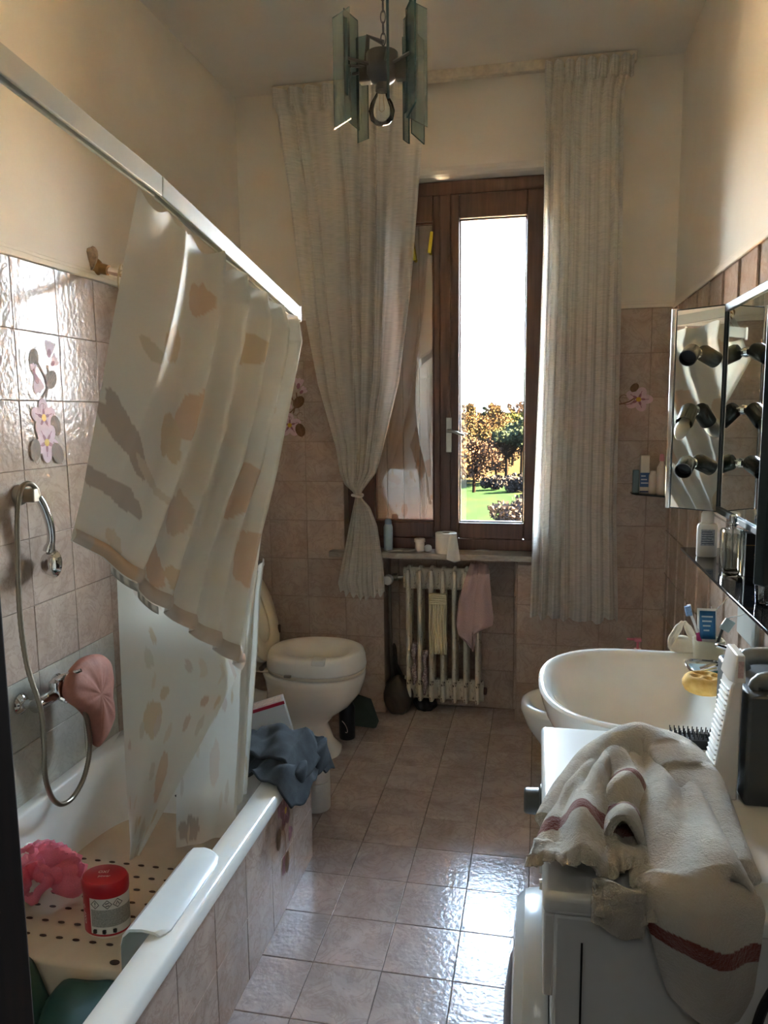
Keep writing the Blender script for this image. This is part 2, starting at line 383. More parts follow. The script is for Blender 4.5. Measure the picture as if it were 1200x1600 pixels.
# ---------------- window ----------------
win = bpy.data.objects.new('window_1', None); COL.objects.link(win); win.location = (-.45, 3.8, WZ0); W['window_1'] = Vector(win.location); win['kind'] = 'structure'
FY0, FY1 = 3.775, 3.835
m = Mesh()
for a, b in (((WX0, FY0, WZ0), (-.87, FY1, 2.64)), ((.0, FY0, WZ0), (WX1, FY1, 2.64)), ((WX0, FY0, 2.575), (WX1, FY1, 2.64)), ((WX0, FY0-.01, WZ0), (WX1, FY1, .915))): m.box(a, b)
m.obj('window_frame', WOOD, win, bevel=.005)
def sash(x0, x1, px0, px1, z0, z1, pz0, pz1):
    m = Mesh(); y0, y1 = FY0-.022, FY1-.01
    m.box((x0, y0, z0), (px0, y1, z1)).box((px1, y0, z0), (x1, y1, z1)).box((px0, y0, pz1), (px1, y1, z1)).box((px0, y0, z0), (px1, y1, pz0))
    s_ = m.obj('sash', WOOD, win, bevel=.006)
    g = Mesh().box((px0-.003, 3.790, pz0-.003), (px1+.003, 3.794, pz1+.003)).obj('pane', GLASS, s_, smooth=False)
    b = Mesh(); q = .007
    b.box((px0, 3.778, pz0), (px0+q, 3.789, pz1)).box((px1-q, 3.778, pz0), (px1, 3.789, pz1)).box((px0, 3.778, pz0), (px1, 3.789, pz0+q)).box((px0, 3.778, pz1-q), (px1, 3.789, pz1))
    b.obj('glazing_bead', WOOD, s_, smooth=False)
sash(-.385+(-.045), .012, -.385, -.067, .917, 2.572, .997, 2.46)
sash(-.905, -.475, -.815, -.512, .917, 2.572, .997, 2.455)
Mesh().box((-.478, FY0-.034, .92), (-.425, FY0-.020, 2.57)).obj('mullion', WOOD, win, bevel=.005)
m = Mesh().box((-.446, 3.728, 1.35), (-.418, 3.742, 1.52)).cyl((-.432, 3.730, 1.455), (-.432, 3.695, 1.455), .009)
m.tube([(-.432, 3.695, 1.455), (-.405, 3.688, 1.452), (-.352, 3.688, 1.434)], [.009, .008, .006], 10, smooth=4)
m.obj('window_handle', DULLCHROME, win, bevel=.002)
struct(Mesh().box((-1.03, 3.632, .828), (.055, 3.81, .857)).obj('trim_8', MARBLE, bevel=.004))
sill_top = .857
SHUT = mat('dark_shutter_paint', (9, 8, 7), .9, spec=.02)
# board shutter leaf closed outside the left sash
shut = thing('shutter', 'dark wooden board shutter closed outside the left window pane', 'shutter', (-.72, 3.93, .9))
Mesh().box((-.88, 3.958, .93), (-.5, 3.962, 2.6)).box((-.93, 3.925, .90), (-.87, 3.96, 2.62)).box((-.52, 3.925, .90), (-.455, 3.96, 2.62)).box((-.87, 3.925, .90), (-.52, 3.96, .98)).box((-.87, 3.925, 2.55), (-.52, 3.96, 2.62)).obj('shutter_frame', SHUT, shut, bevel=.003)
for k in range(4): Mesh().box((-.869+.0875*k, 3.934, .982), (-.869+.0875*(k+1)-.003, 3.958, 2.548)).obj('board', SHUT, shut, bevel=.002)
# two yellow clips on the left sash
for k, (x, z, l) in enumerate(((-.524, 2.36, 'yellow plastic clip at the upper right corner of the left window pane'), (-.612, 2.33, 'yellow plastic clip on the left window pane beside the curtain edge'))):
    o = Mesh().box((x-.008, 3.757, z-.05), (x+.008, 3.772, z+.05), rot=Matrix.Rotation(R(8 if k == 0 else -9), 3, 'Y')).obj('clip', mat('yellow_plastic', (205, 190, 40), .5), bevel=.003)
    tag(o, l, 'clip')
# ---------------- flower prints (flat print on decorated tiles) ----------------
def print_mat(n_, c_, var=.1, sc=40):
    m_ = mat(n_, c_, .5, var=var, scale=sc); m_.node_tree.nodes['Principled BSDF'].inputs['Specular IOR Level'].default_value = .3; return m_
P_PINK = print_mat('print_petal', (212, 182, 190)); P_PLUM = print_mat('print_plum', (156, 104, 116)); P_YEL = print_mat('print_yellow', (206, 164, 60))
P_BRN = print_mat('print_brown', (112, 84, 58), .25, 60); P_LINE = print_mat('print_line', (128, 96, 74))
def flower_print(name, items, P, parent, petal=None):
    """items in tile metres (u right, v up); P maps (u, v, lift) to the world"""
    m = Mesh(); cnt = [0]
    def blob(u, v, a, b, rot, mi, lift, n=14):
        cnt[0] += 1; lift += cnt[0]*.00004
        c, s = math.cos(rot), math.sin(rot)
        m.add([P(u+a*math.cos(t)*c-b*math.sin(t)*s, v+a*math.cos(t)*s+b*math.sin(t)*c, lift) for t in [2*math.pi*k/n for k in range(n)]], [tuple(range(n))], mi)
    def line(pts, w, mi=4, lift=.0006):
        lift += cnt[0]*.00004+.00002
        for (a, b), (c, d) in zip(pts, pts[1:]):
            dx, dy = c-a, d-b; l = math.hypot(dx, dy) or 1; nx, ny = -dy/l*w, dx/l*w
            m.add([P(a+nx, b+ny, lift), P(c+nx, d+ny, lift), P(c-nx, d-ny, lift), P(a-nx, b-ny, lift)], [(0, 1, 2, 3)], mi)
    for it in items:
        k, u, v, s, r_ = it; cnt[0] += 3
        if k == 'flower':
            for q in range(5):
                an = r_+q*2*math.pi/5; blob(u+s*.55*math.cos(an), v+s*.55*math.sin(an), s*.52, s*.40, an, 0, .0007)
                line([(u+s*.2*math.cos(an), v+s*.2*math.sin(an)), (u+s*.75*math.cos(an), v+s*.75*math.sin(an))], s*.025, 1, .0010)
                blob(u+s*.3*math.cos(an), v+s*.3*math.sin(an), s*.22, s*.1, an, 1, .0009, 8)
            blob(u, v, s*.2, s*.2, 0, 2, .0012)
        elif k == 'side':
            for q in (-.5, 0, .5): blob(u+s*.4*math.sin(q+r_), v+s*.4*math.cos(q+r_), s*.5, s*.24, math.pi/2-q-r_, 0, .0007)
            blob(u, v, s*.32, s*.2, math.pi/2-r_, 1, .0009)
        elif k == 'pod':
            blob(u, v, s*.6, s*.44, r_, 3, .0007)
            for q in (-.2, 0, .2): line([(u-s*.5*math.cos(r_), v-s*.5*math.sin(r_)+q*s), (u+s*.5*math.cos(r_), v+s*.5*math.sin(r_)+q*s)], s*.025, 4, .0010)
        elif k == 'curl':
            line([(u+s*(.2+.8*t)*math.cos(r_+5.2*t), v+s*(.2+.8*t)*math.sin(r_+5.2*t)) for t in [q/16 for q in range(17)]], s*.035)
        elif k == 'stem':
            line([(u+s*t*math.cos(r_)+.15*s*math.sin(4*t), v+s*t*math.sin(r_)) for t in [q/8 for q in range(9)]], s*.03)
    return m.obj(name, [petal or P_PINK, P_PLUM, P_YEL, P_BRN, P_LINE], parent, smooth=False)
BOUQ = [('side', .150, .345, .045, .2), ('side', .165, .315, .035, .9), ('pod', .075, .325, .05, 1.2), ('side', .08, .265, .05, 2.8), ('side', .07, .285, .03, 0), ('pod', .15, .265, .055, .8), ('curl', .05, .31, .03, 1), ('curl', .13, .215, .025, 2),
        ('stem', .10, .21, .11, 1.1), ('stem', .12, .21, .12, 1.8), ('curl', .04, .19, .03, 3), ('curl', .16, .20, .028, 0),
        ('flower', .10, .150, .055, .3), ('pod', .155, .125, .055, 1.9), ('flower', .105, .075, .058, .9), ('pod', .05, .055, .055, 1.4), ('pod', .155, .04, .06, 2.2), ('curl', .05, .02, .022, 4), ('curl', .10, .18, .02, 5)]
flower_print('flower_print', BOUQ, lambda u, v, l: (XL+l, 1.957+u*1.0, 1.395+v), wl_)
flower_print('flower_print', [(k, u*.95+.005, v*.95, s*.95, r_) for k, u, v, s, r_ in BOUQ], lambda u, v, l: (.102+.195-u*.97, YB-l, 1.425+v*.95), wall_back)
flower_print('flower_print', [(k, u-.0, v-.12, s*1.05, r_) for k, u, v, s, r_ in BOUQ if .12 < v < .36], lambda u, v, l: (-1.335+u, YB-l, 1.46+v), wall_back)
flower_print('flower_print', [('flower', .45-.03, .05, .06, 0), ('curl', .36, .06, .045, 1), ('stem', .30, .02, .12, .3), ('pod', .40, .11, .04, 1)], lambda u, v, l: (u+.03, YB-l, 1.55+v*.9), wall_back)

# ---------------- bath ----------------
TX0, TX1, TY0, TY1, TZ = XL+.002, -.758, YN+.002, 2.385, .42
bath = thing('bathtub', 'white enamelled sit-in bath built in along the left wall behind a tiled apron', 'bathtub', (-1.115, 1.5, 0))
m = Mesh(); N_ = 72; cx, cy_ = -1.125, 1.515
def box_ring(z, x0, x1, y0, y1, p, n=N_): return superellipse((x0+x1)/2, (y0+y1)/2, z, (x1-x0)/2, (y1-y0)/2, p, n)
m.rings([box_ring(TZ-.035, TX0, TX1+.012, TY0, TY1+.008, 40), box_ring(TZ-.010, TX0, TX1+.012, TY0, TY1+.008, 40), box_ring(TZ, TX0+.002, TX1+.002, TY0+.002, TY1-.002, 40),
         box_ring(TZ, TX0+.028, TX1-.062, TY0+.05, TY1-.085, 9), box_ring(TZ-.012, TX0+.036, TX1-.072, TY0+.06, TY1-.095, 8), box_ring(TZ-.06, TX0+.046, TX1-.08, TY0+.07, TY1-.11, 7),
         box_ring(.22, TX0+.075, TX1-.105, TY0+.09, TY1-.17, 5), box_ring(.10, TX0+.10, TX1-.13, TY0+.13, TY1-.25, 4.5), box_ring(.075, TX0+.14, TX1-.17, TY0+.19, TY1-.32, 4)], caps=(False, True))
m.obj('basin', ENAMEL, bath, ang=60)
# moulded seat at the far end
sx0, sx1, sy0, sy1, sz = TX0+.06, TX1-.09, 1.525, 2.28, .205
m = Mesh()
m.rings([[(sx0, y, z), (sx0, y, .08), (sx1, y, .08), (sx1, y, z)] for y, z in ((sy0-.018, .10), (sy0-.012, sz-.03), (sy0, sz-.008), (sy0+.02, sz), (sy1-.1, sz), (sy1, sz+.03))])
m.obj('bath_seat', mat('aged_bath_enamel', (196, 180, 156), .3, var=.05, coat=.3), bath, bevel=.006, seg=3)
holes = Mesh(); HM = mat('slot_dark_brown', (70, 52, 40), .8)  # flat dark brown discs on the seat mark the slots and holes
slot_mesh = None
for r_ in range(7):
    for c_ in range(9):
        x = -1.345 + c_*.048 + (r_ % 2)*.016; y = 1.60 + r_*.055
        if x > -1.0: continue
        if slot_mesh is None:
            o = Mesh().lathe([(.0085, 0), (.0085, .0012)], (x, y, sz-.0002), n=10, sx=1.2, sy=.55).obj('drain_slot', HM, bath, smooth=False); slot_mesh = o; sx_, sy_ = x, y
        else:
            c = slot_mesh.copy(); COL.objects.link(c); c.parent = bath; c.location = (x-sx_, y-sy_, 0)
Mesh().lathe([(.012, 0), (.012, .0015)], (-1.01, 1.545, sz-.0003), n=12, sx=1.1, sy=.7).obj('drain_hole', HM, bath, smooth=False)
Mesh().lathe([(.012, 0), (.012, .0015)], (-.935, 2.02, sz-.0003), n=12, sx=1.1, sy=.7).obj('drain_hole', HM, bath, smooth=False)
# soap ledge bump at the wall side
Mesh().box((TX0+.03, 1.62, .23), (TX0+.12, 1.80, .34)).obj('soap_ledge', ENAMEL, bath, bevel=.025, seg=5)

apron = struct(Mesh().box((TX1-.055, YN, 0), (TX1-G, TY1-G, TZ-.03)).box((XL, TY1-.045, 0), (TX1-G, TY1-G, TZ-.03)).obj('wall_bath_apron', GROUT_L, smooth=False, org=(TX1, TY1, 0)))
ay = steps(YN, TY1, 2.385-.1995, .1995)
AP = tile_mat('apron_tile_glaze', (178, 156, 142), (202, 182, 168), (150, 122, 108), .2, 60, .2)
tiles(apron, (TX1, 0, 0), (0, 1, 0), (0, 0, 1), (1, 0, 0), ay, [0, .185, TZ-.034], AP)
tiles(apron, (0, TY1, 0), (1, 0, 0), (0, 0, 1), (0, 1, 0), steps(XL, TX1, TX1, .2), [0, .185, TZ-.034], AP)
flower_print('flower_print', [('flower', .13, .17, .05, .3), ('side', .07, .19, .045, .4), ('side', .16, .10, .04, 2.6), ('pod', .06, .12, .05, 1.5), ('side', .10, .04, .045, 3.0), ('pod', .13, .02, .05, 1.4), ('stem', .10, .03, .12, 1.5), ('curl', .15, .05, .03, 2)],
             lambda u, v, l: (TX1+l, 1.985+u, .125+v*1.15), apron, print_mat('print_dark_petal', (132, 88, 90)))

# armrest plate hooked over the rim
m = Mesh(); pl = [(-.778, TZ+.004), (-.79, TZ+.011), (-.835, TZ+.014), (-.865, TZ+.010), (-.882, TZ-.006), (-.888, TZ-.03), (-.890, TZ-.11)]
def plate_ring(y, k): return [(x+(0 if i > 1 else -.012*k), y, z) for i, (x, z) in enumerate(pl)] + [(x+(.0 if i > 1 else -.012*k), y, z-.007) for i, (x, z) in reversed(list(enumerate(pl)))]
m.rings([plate_ring(y, k) for y, k in ((1.385, 1.2), (1.395, .5), (1.41, 0), (1.66, .2), (1.69, 1.0), (1.705, 2.4))])
o = m.obj('bath_side_plate', mat('pale_plastic', (216, 222, 222), .3, var=.02), bevel=.002); tag(o, 'white curved plastic plate hooked over the rim of the bath', 'bath plate')

# cleaning-powder canister
cp = V(-1.098, 1.66, sz)
can = thing('powder_canister', 'red and white stain-remover canister with a red lid standing on the bath seat', 'canister', cp)
REDP = mat('red_plastic', (170, 22, 34), .35); LABELW = mat('label_white', (214, 212, 204), .4); CREAMP = mat('cream_plastic', (214, 204, 184), .45)
def ov(r, z): return (r, z)
KX, KY = 1.12, .86
m = Mesh().lathe([(.050, 0), (.0535, .004), (.0535, .118), (.052, .122)], cp, n=40, sx=KX, sy=KY); m.obj('canister_body', CREAMP, can)
m = Mesh().lathe([(.0542, .008), (.0542, .116)], cp, n=40, caps=(False, False), sx=KX, sy=KY); m.obj('red_wrap', REDP, can)
m = Mesh(); n = 26
def arc(a0, a1, z0, z1, r): 
    vs = []; fs = []
    for k in range(n+1):
        t = lerp(a0, a1, k/n); vs += [(cp.x+r*KX*math.cos(t), cp.y+r*KY*math.sin(t), cp.z+z0), (cp.x+r*KX*math.cos(t), cp.y+r*KY*math.sin(t), cp.z+z1)]
    for k in range(n): fs.append((2*k, 2*k+2, 2*k+3, 2*k+1))
    return vs, fs
m.add(*arc(R(-108), R(20), .014, .112, .0546)); m.obj('paper_label', LABELW, can)
m = Mesh().add(*arc(R(-105), R(15), .034, .082, .0549)); m.obj('printed_text_panel', mat('fine_print_grey', (150, 148, 140), .5, var=.25, scale=260), can)
m = Mesh().lathe([(.0555, .116), (.056, .120), (.056, .143), (.052, .151), (.046, .154), (.0, .1545)], cp, n=40, caps=(True, False), sx=KX, sy=KY); m.obj('lid', REDP, can)
INK = mat('black_ink', (24, 22, 22), .5); INKW = mat('white_ink', (222, 196, 186), .5)
def on_can(a, z, r=.0556): return V(cp.x+r*KX*math.cos(a), cp.y+r*KY*math.sin(a), cp.z+z)
for k, a in enumerate((-92, -62, -36)):      # hazard diamonds
    a = R(a); c = on_can(a, .097); tn = V(-math.sin(a)*KX, math.cos(a)*KY, 0).normalized(); m = Mesh(); s = .0115
    q = [c+V(0, 0, s), c+tn*s, c-V(0, 0, s), c-tn*s]
    for p1, p2 in zip(q, q[1:]+q[:1]): m.tube([p1, p2], .0008, 4)
    if k == 0: m.tube([c+V(0, 0, .006), c-V(0, 0, .001)], .0011, 4).tube([c-V(0, 0, .004), c-V(0, 0, .006)], .0011, 4)
    elif k == 1: m.tube([c-tn*.005+V(0, 0, .002), c+tn*.004+V(0, 0, .004)], .0011, 4).tube([c-tn*.004-V(0, 0, .004), c+tn*.005-V(0, 0, .003)], .0011, 4)
    else: m.tube([c-tn*.004-V(0, 0, .004), c+V(0, 0, .005), c+tn*.004-V(0, 0, .004)], .0010, 4)
    m.obj('hazard_diamond', INK, can)
for a in (-95, -72, -46):
    c = on_can(R(a), .023); m = Mesh().box(c-V(.004, .004, .0045), c+V(.004, .0012, .0045)); m.obj('black_mark', INK, can, smooth=False)
txt_mesh('oxi', .022, cp+V(-.006, .006, .1552), (0, 0, R(12)), INKW, can); txt_mesh('power', .012, cp+V(.006, -.012, .1552), (0, 0, R(12)), INKW, can)
c = on_can(R(-128), .062, .0560); txt_mesh('oxi +', .026, c, (R(90), R(-90), R(-38)), INKW, can)

# pink mesh bath pouf
def pouf_mesh():
    rnd = random.Random(4); m = Mesh()
    for k in range(18):
        d = Vector((rnd.gauss(0, 1), rnd.gauss(0, .8), abs(rnd.gauss(.2, .8)))).normalized(); c = V(-1.335, 1.70, sz+.070)+V(d.x*.080, d.y*.060, d.z*.055-.008)
        r_ = rnd.uniform(.042, .060); ph = rnd.uniform(0, 6)
        ax = d.to_track_quat('Z', 'Y'); nn = 22; rings = []
        for i in range(7):
            t = i/6; rr = r_*math.sin(math.pi*(.12+.62*t)); zz = -r_*.6+r_*1.5*t
            rings.append([c+ax @ Vector(((rr*(1+.16*math.sin(5*a+ph)+.07*math.sin(11*a)))*math.cos(a), (rr*(1+.16*math.sin(5*a+ph)))*math.sin(a), zz+.006*math.sin(7*a+ph))) for a in [2*math.pi*q/nn for q in range(nn)]])
        m.rings(rings, caps=(False, False))
    return m
POUF = cloth_mat('pink_net', (236, 138, 158), .45, .22, .2, (300, 300, 300), rough=.7)
pf = pouf_mesh().obj('bath_pouf', POUF, ang=80); tag(pf, 'pink ruffled net bath pouf lying on the bath seat', 'bath pouf')

# dark green anti-slip mat crumpled in the footwell
def gm(u, v):
    x = lerp(-1.34, -.93, u); y = lerp(.93, 1.50, v)
    return (x + .015*math.sin(9*v+u*3), y + .02*math.sin(8*u), .125 + .040*abs(math.sin(7*u+3*v))*(.4+v) + .03*noise.noise(Vector((u*5, v*5, 1))) + .02)
GM = mat('dark_green_rubber', (22, 62, 52), .6)
o = Mesh().grid(gm, 46, 46).obj('bath_mat', GM, solid=.006); tag(o, 'dark green rubber mat crumpled in the near end of the bath', 'bath mat')

# ---------------- shower set ----------------
sh = thing('hand_shower', 'chrome hand shower hanging upside down in its wall bracket over the bath', 'shower', (XL, 1.93, 1.3))
m = Mesh().lathe([(.030, 0), (.031, .006), (.026, .020), (.018, .026)], (XL+.001, 1.918, 1.325), (1, 0, 0), 24)
m.box((XL+.018, 1.905, 1.305), (XL+.062, 1.935, 1.345)); m.obj('wall_bracket', DULLCHROME, sh, bevel=.003)
m = Mesh().tube([(XL+.055, 1.935, 1.318), (XL+.060, 1.950, 1.285), (XL+.062, 1.967, 1.235), (XL+.058, 1.975, 1.185), (XL+.05, 1.968, 1.150)], [.0115, .0125, .013, .012, .016], 14, smooth=4); m.obj('shower_handle', CHROME, sh)
m = Mesh().lathe([(.012, -.020), (.030, -.012), (.042, .004), (.044, .014), (.041, .018), (.0, .0185)], (XL+.052, 1.966, 1.115), (.42, .85, -.12), 32); m.obj('shower_head', CHROME, sh)
m = Mesh().lathe([(.038, .0186), (.038, .0200), (.0, .0202)], (XL+.052, 1.966, 1.115), (.42, .85, -.12), 32); m.obj('spray_face', GREY, sh)
t_ = NT('ribbed_hose_metal'); t_.set(color=lin((150, 140, 124)), metal=1.0, rough=.3); HOSEM = t_.m
path = [(XL+.055, 1.935, 1.318), (XL+.055, 1.925, 1.345), (XL+.050, 1.905, 1.360), (XL+.045, 1.880, 1.352), (XL+.04, 1.866, 1.31), (XL+.04, 1.850, 1.20), (XL+.04, 1.838, 1.0), (XL+.055, 1.832, .85), (XL+.09, 1.83, .72), (XL+.10, 1.82, .62),
        (XL+.10, 1.815, .53), (XL+.10, 1.835, .455), (XL+.10, 1.875, .410), (XL+.10, 1.93, .400), (XL+.10, 1.985, .425), (XL+.10, 2.020, .47), (XL+.105, 2.030, .53), (XL+.11, 2.018, .60), (XL+.115, 2.0, .655), (XL+.12, 1.99, .69)]
pts = spline([Vector(p) for p in path], 16)
m = Mesh(); m.tube(pts, [.0072+.0009*(k % 2) for k in range(len(pts))], 9); m.obj('shower_hose', HOSEM, sh, ang=80)

mx = thing('bath_mixer', 'chrome wall-mounted bath mixer tap over the bath', 'tap', (XL, 1.95, .72))
m = Mesh()
for y in (1.86, 2.03): Mesh().lathe([(.031, 0), (.031, .005), (.020, .016), (.013, .018), (.013, .06)], (XL+.001, y, .72), (1, 0, 0), 22).obj('wall_flange', CHROME, mx)
m = Mesh().tube([(XL+.06, 1.845, .72), (XL+.06, 2.045, .72)], .019, 16).lathe([(.021, -.02), (.024, 0), (.021, .026), (.010, .034)], (XL+.062, 1.945, .735), (0, 0, 1), 18)
m.tube([(XL+.062, 1.945, .715), (XL+.09, 1.955, .70), (XL+.12, 1.99, .69)], .010, 10, smooth=3); m.obj('mixer_body', CHROME, mx)
m = Mesh().tube([(XL+.062, 1.945, .765), (XL+.10, 1.955, .780), (XL+.135, 1.965, .792)], [.010, .009, .006], 10, smooth=3); m.obj('lever', CHROME, mx)
# reddish bath glove hung over the mixer
def mitt_pts(s):
    return
m = Mesh(); ring = []
out = [(1.93, .765), (1.96, .795), (2.02, .812), (2.09, .80), (2.14, .765), (2.155, .70), (2.145, .65), (2.15, .60), (2.135, .545), (2.06, .505), (2.045, .55), (2.03, .60), (1.99, .655), (1.945, .695), (1.92, .73)]
sm = spline([Vector((0, y, z)) for y, z in out], 4, True); cxm = V(0, 2.045, .69)
rings = []
for sc, dx in ((1.0, 0), (1.02, .010), (.96, .022), (.80, .034), (.5, .040), (.2, .041)):
    rings.append([(XL+.105+dx+.008*noise.noise(Vector((p.y*28, p.z*28, dx*30))), cxm.y+(p.y-cxm.y)*sc, cxm.z+(p.z-cxm.z)*sc) for p in sm])
rb = [[(XL+.085+(2*(XL+.105)-2*(XL+.105))+.0, cxm.y+(p.y-cxm.y)*sc, cxm.z+(p.z-cxm.z)*sc) for p in sm] for sc in (.3, .96)]
m.rings(rb+rings)
MITT = cloth_mat('rust_pink_rubberised_cloth', (164, 112, 98), 0, 0, .5, (50, 50, 50), rough=.6)
o = m.obj('bath_glove', MITT, sub=1); tag(o, 'reddish brown bath glove hung over the bath mixer', 'bath glove')

# ---------------- curtain rails ----------------
ALU = mat('white_enamelled_aluminium', (178, 180, 172), .45, 0, var=.04)
rail = thing('shower_curtain_rail', 'white aluminium shower curtain rail running above the bath edge and sagging at its far end', 'curtain rail', (-.8, 1.5, 2.05))
def rail_seg(a, b, n_):
    a, b = Vector(a), Vector(b); d = (b-a).normalized(); s_ = d.cross(Vector((0, 0, 1))).normalized(); u_ = s_.cross(d)
    pr = [(-.012, -.022), (-.012, .022), (.012, .022), (.012, -.022), (.005, -.022), (.005, -.010), (-.005, -.010), (-.005, -.022)]
    m = Mesh(); m.rings([[p+s_*x+u_*z for x, z in pr] for p in (a, b)]); return m.obj(n_, ALU, rail, bevel=.002)
rail_seg((-.8, YN+.005, 2.118), (-.8, 1.553, 2.030), 'rail_section'); rail_seg((-.8, 1.556, 2.0295), (-.792, 2.47, 1.878), 'rail_section')
m = Mesh().box((-.806, 2.468, 1.850), (-.778, 2.478, 1.903)); m.obj('end_cap', PLASTIC, rail, bevel=.003)
rod = thing('curtain_rod', 'short chrome rod leaving the left wall above the tile edge with a plaster patched bracket', 'curtain rod', (XL, 2.395, 2.045))
Mesh().tube([(XL, 2.395, 2.045), (XL+.30, 2.42, 1.965), (-.81, 2.455, 1.868)], .0125, 14).obj('rod', CHROME, rod)
Mesh().lathe([(.030, 0), (.026, .008), (.018, .018), (.017, .045)], (XL, 2.395, 2.045), (.96, .03, -.24), 20).obj('rod_flange', BRASS, rod)
def pch(u, v): return 0
m = Mesh(); rings = []
for k in range(5):
    rr = (1.0, .95, .8, .5, .12)[k]; rings.append([(XL+.001+.004*k+.0015*noise.noise(Vector((a*3, k, 0))), 2.372+rr*(.026+.009*math.sin(3*a))*math.cos(a), 2.070+rr*(.048+.012*math.sin(2*a+1))*math.sin(a)) for a in [2*math.pi*q/20 for q in range(20)]])
m.rings(rings); m.obj('plaster_patch', mat('stained_plaster', (142, 124, 104), .9, var=.35, scale=60, bump=.5), rod)
rg = Mesh().tube([(XL+.085+.006*math.sin(a), 2.402+.016*math.cos(a), 2.012+.040*math.sin(a)) for a in [2*math.pi*q/24 for q in range(24)]], .0028, 8, closed=True).obj('curtain_ring', mat('yellowed_plastic', (206, 192, 156), .4), rod)

# ---------------- shower curtain ----------------
def blobmask(pu, pv, spots):
    """printed leaf patches; spots = (u, v, ru, rv, rot, colour)"""
    col = (206, 204, 194)
    for (u, v, a, b, rot, c) in spots:
        du, dv = pu-u, pv-v; c_, s_ = math.cos(rot), math.sin(rot); x, y = (du*c_+dv*s_)/a, (-du*s_+dv*c_)/b
        w = noise.noise(Vector((pu*9, pv*9, 2)))*.5 + noise.noise(Vector((pu*26+x, pv*26, 5)))*.38
        if x*x+y*y + w < .72: col = c
    return lin(col)
TAUPE, SAND, PEACH, CREAM = (160, 148, 138), (190, 172, 142), (194, 168, 144), (214, 211, 202)
SC = cloth_mat('printed_vinyl_curtain', (206, 204, 194), .20, 0, .12, (5, 5, 5), color_attr='print', rough=.5, coat=0.03, var=.03)
def sheet(name, fn, nu, nv, spots, seed=0, smallspots=0):
    rnd = random.Random(seed); sp = list(spots)
    for k in range(smallspots):
        sp.append((rnd.random(), rnd.random(), rnd.uniform(.02, .05), rnd.uniform(.02, .05), rnd.uniform(0, 3), rnd.choice([(190, 182, 168), (200, 190, 172), (188, 172, 160), SAND])))
    m = Mesh().grid(fn, nu, nv); m.cols = [blobmask(i/nu, j/nv, sp) for j in range(nv+1) for i in range(nu+1)]
    return m.obj(name, SC, scur, ang=180)
scur = thing('shower_curtain', 'off-white printed shower curtain hanging from the sagging rail into the bath', 'shower curtain', (-.85, 1.95, 2.0))
LE = [(0, -.80, 1.475, 2.010), (.30, -.872, 1.487, 1.78), (.62, -.946, 1.50, 1.53), (.85, -.990, 1.50, 1.37), (1.0, -1.024, 1.50, 1.272)]
RE = [(0, -.796, 2.455, 1.858), (.10, -.795, 2.49, 1.765), (.25, -.800, 2.41, 1.60), (.45, -.800, 2.25, 1.345), (.65, -.800, 2.11, 1.17), (.85, -.800, 1.98, .98), (1.0, -.800, 1.905, .845)]
HEM = [(0, 0), (.16, -.02), (.45, -.005), (.7, .0), (1, 0)]
def sA(u, v):
    a = Vector(tab(LE, v)); b = Vector(tab(RE, v)); uu = u
    p = a.lerp(b, uu)
    top = tab([(0, 0), (1, 0)], v)
    # bottom hem bulge
    h = tab(HEM, u); p.z -= h[0]*v**3
    # folds run from the hooks, fanning toward the lower right
    ph = .35 + 6.4*u**1.35 + .5*v*(1-u)
    env = (.04+.96*min(1, max(0, u-.10)/.30))*(.55+.45*math.sin(math.pi*min(1, v*1.1+.15)))
    f = abs(math.sin(math.pi*ph)) ; f = (1-f)**2.0
    nrm = Vector((1, -.35, 0)).normalized()
    p += nrm*(f*.085-.026)*env + nrm*.012*math.sin(6*v+9*u)*u
    # scalloped top between hooks
    if v < .10: p.z -= (.10-v)/.10*.022*abs(math.sin(math.pi*u*8))
    # large soft drape on the left
    p += nrm*(.05*math.sin(math.pi*min(1, u/.42))*math.sin(math.pi*v)*(1 if u < .42 else 0))
    return tuple(p)
spA = [(.10, .60, .16, .028, .75, TAUPE), (.10, .63, .17, .034, .55, TAUPE), (.03, .775, .10, .034, .12, TAUPE), (.13, .79, .14, .036, .12, TAUPE), (.20, .33, .055, .055, .2, SAND), (.12, .37, .05, .02, .5, (182, 178, 160)), (.30, .16, .05, .06, .4, PEACH), (.34, .46, .05, .09, .2, PEACH), (.28, .56, .05, .08, -.4, SAND),
       (.55, .40, .05, .10, 0, PEACH), (.62, .20, .05, .05, .3, SAND), (.75, .55, .06, .10, .2, PEACH), (.85, .30, .05, .08, 0, SAND), (.40, .90, .10, .05, .6, PEACH), (.52, .93, .09, .04, .7, SAND), (.90, .72, .05, .09, 0, PEACH), (.45, .72, .04, .08, 0, (190, 176, 160)), (.18, .93, .07, .03, .4, (196, 184, 160)), (.25, .70, .12, .02, .4, (190, 182, 166))]
sheet('upper_panel', sA, 230, 170, spA)
# turned-back hem (darker band with curtain tape) along the lower edge of the upper panel
def hemf(u, v):
    p = Vector(sA(u, 1.0)); q = Vector(sA(u, .955)); n_ = Vector((1, -.35, 0)).normalized()
    return tuple(p.lerp(q, v)+n_*(.006+.008*math.sin(math.pi*v)))
m = Mesh().grid(hemf, 90, 5); m.cols = [lin((196, 160, 122) if .08 < i/90 < .30 else (182, 166, 150)) for j in range(6) for i in range(91)]
m.obj('turned_hem', SC, scur, ang=180)
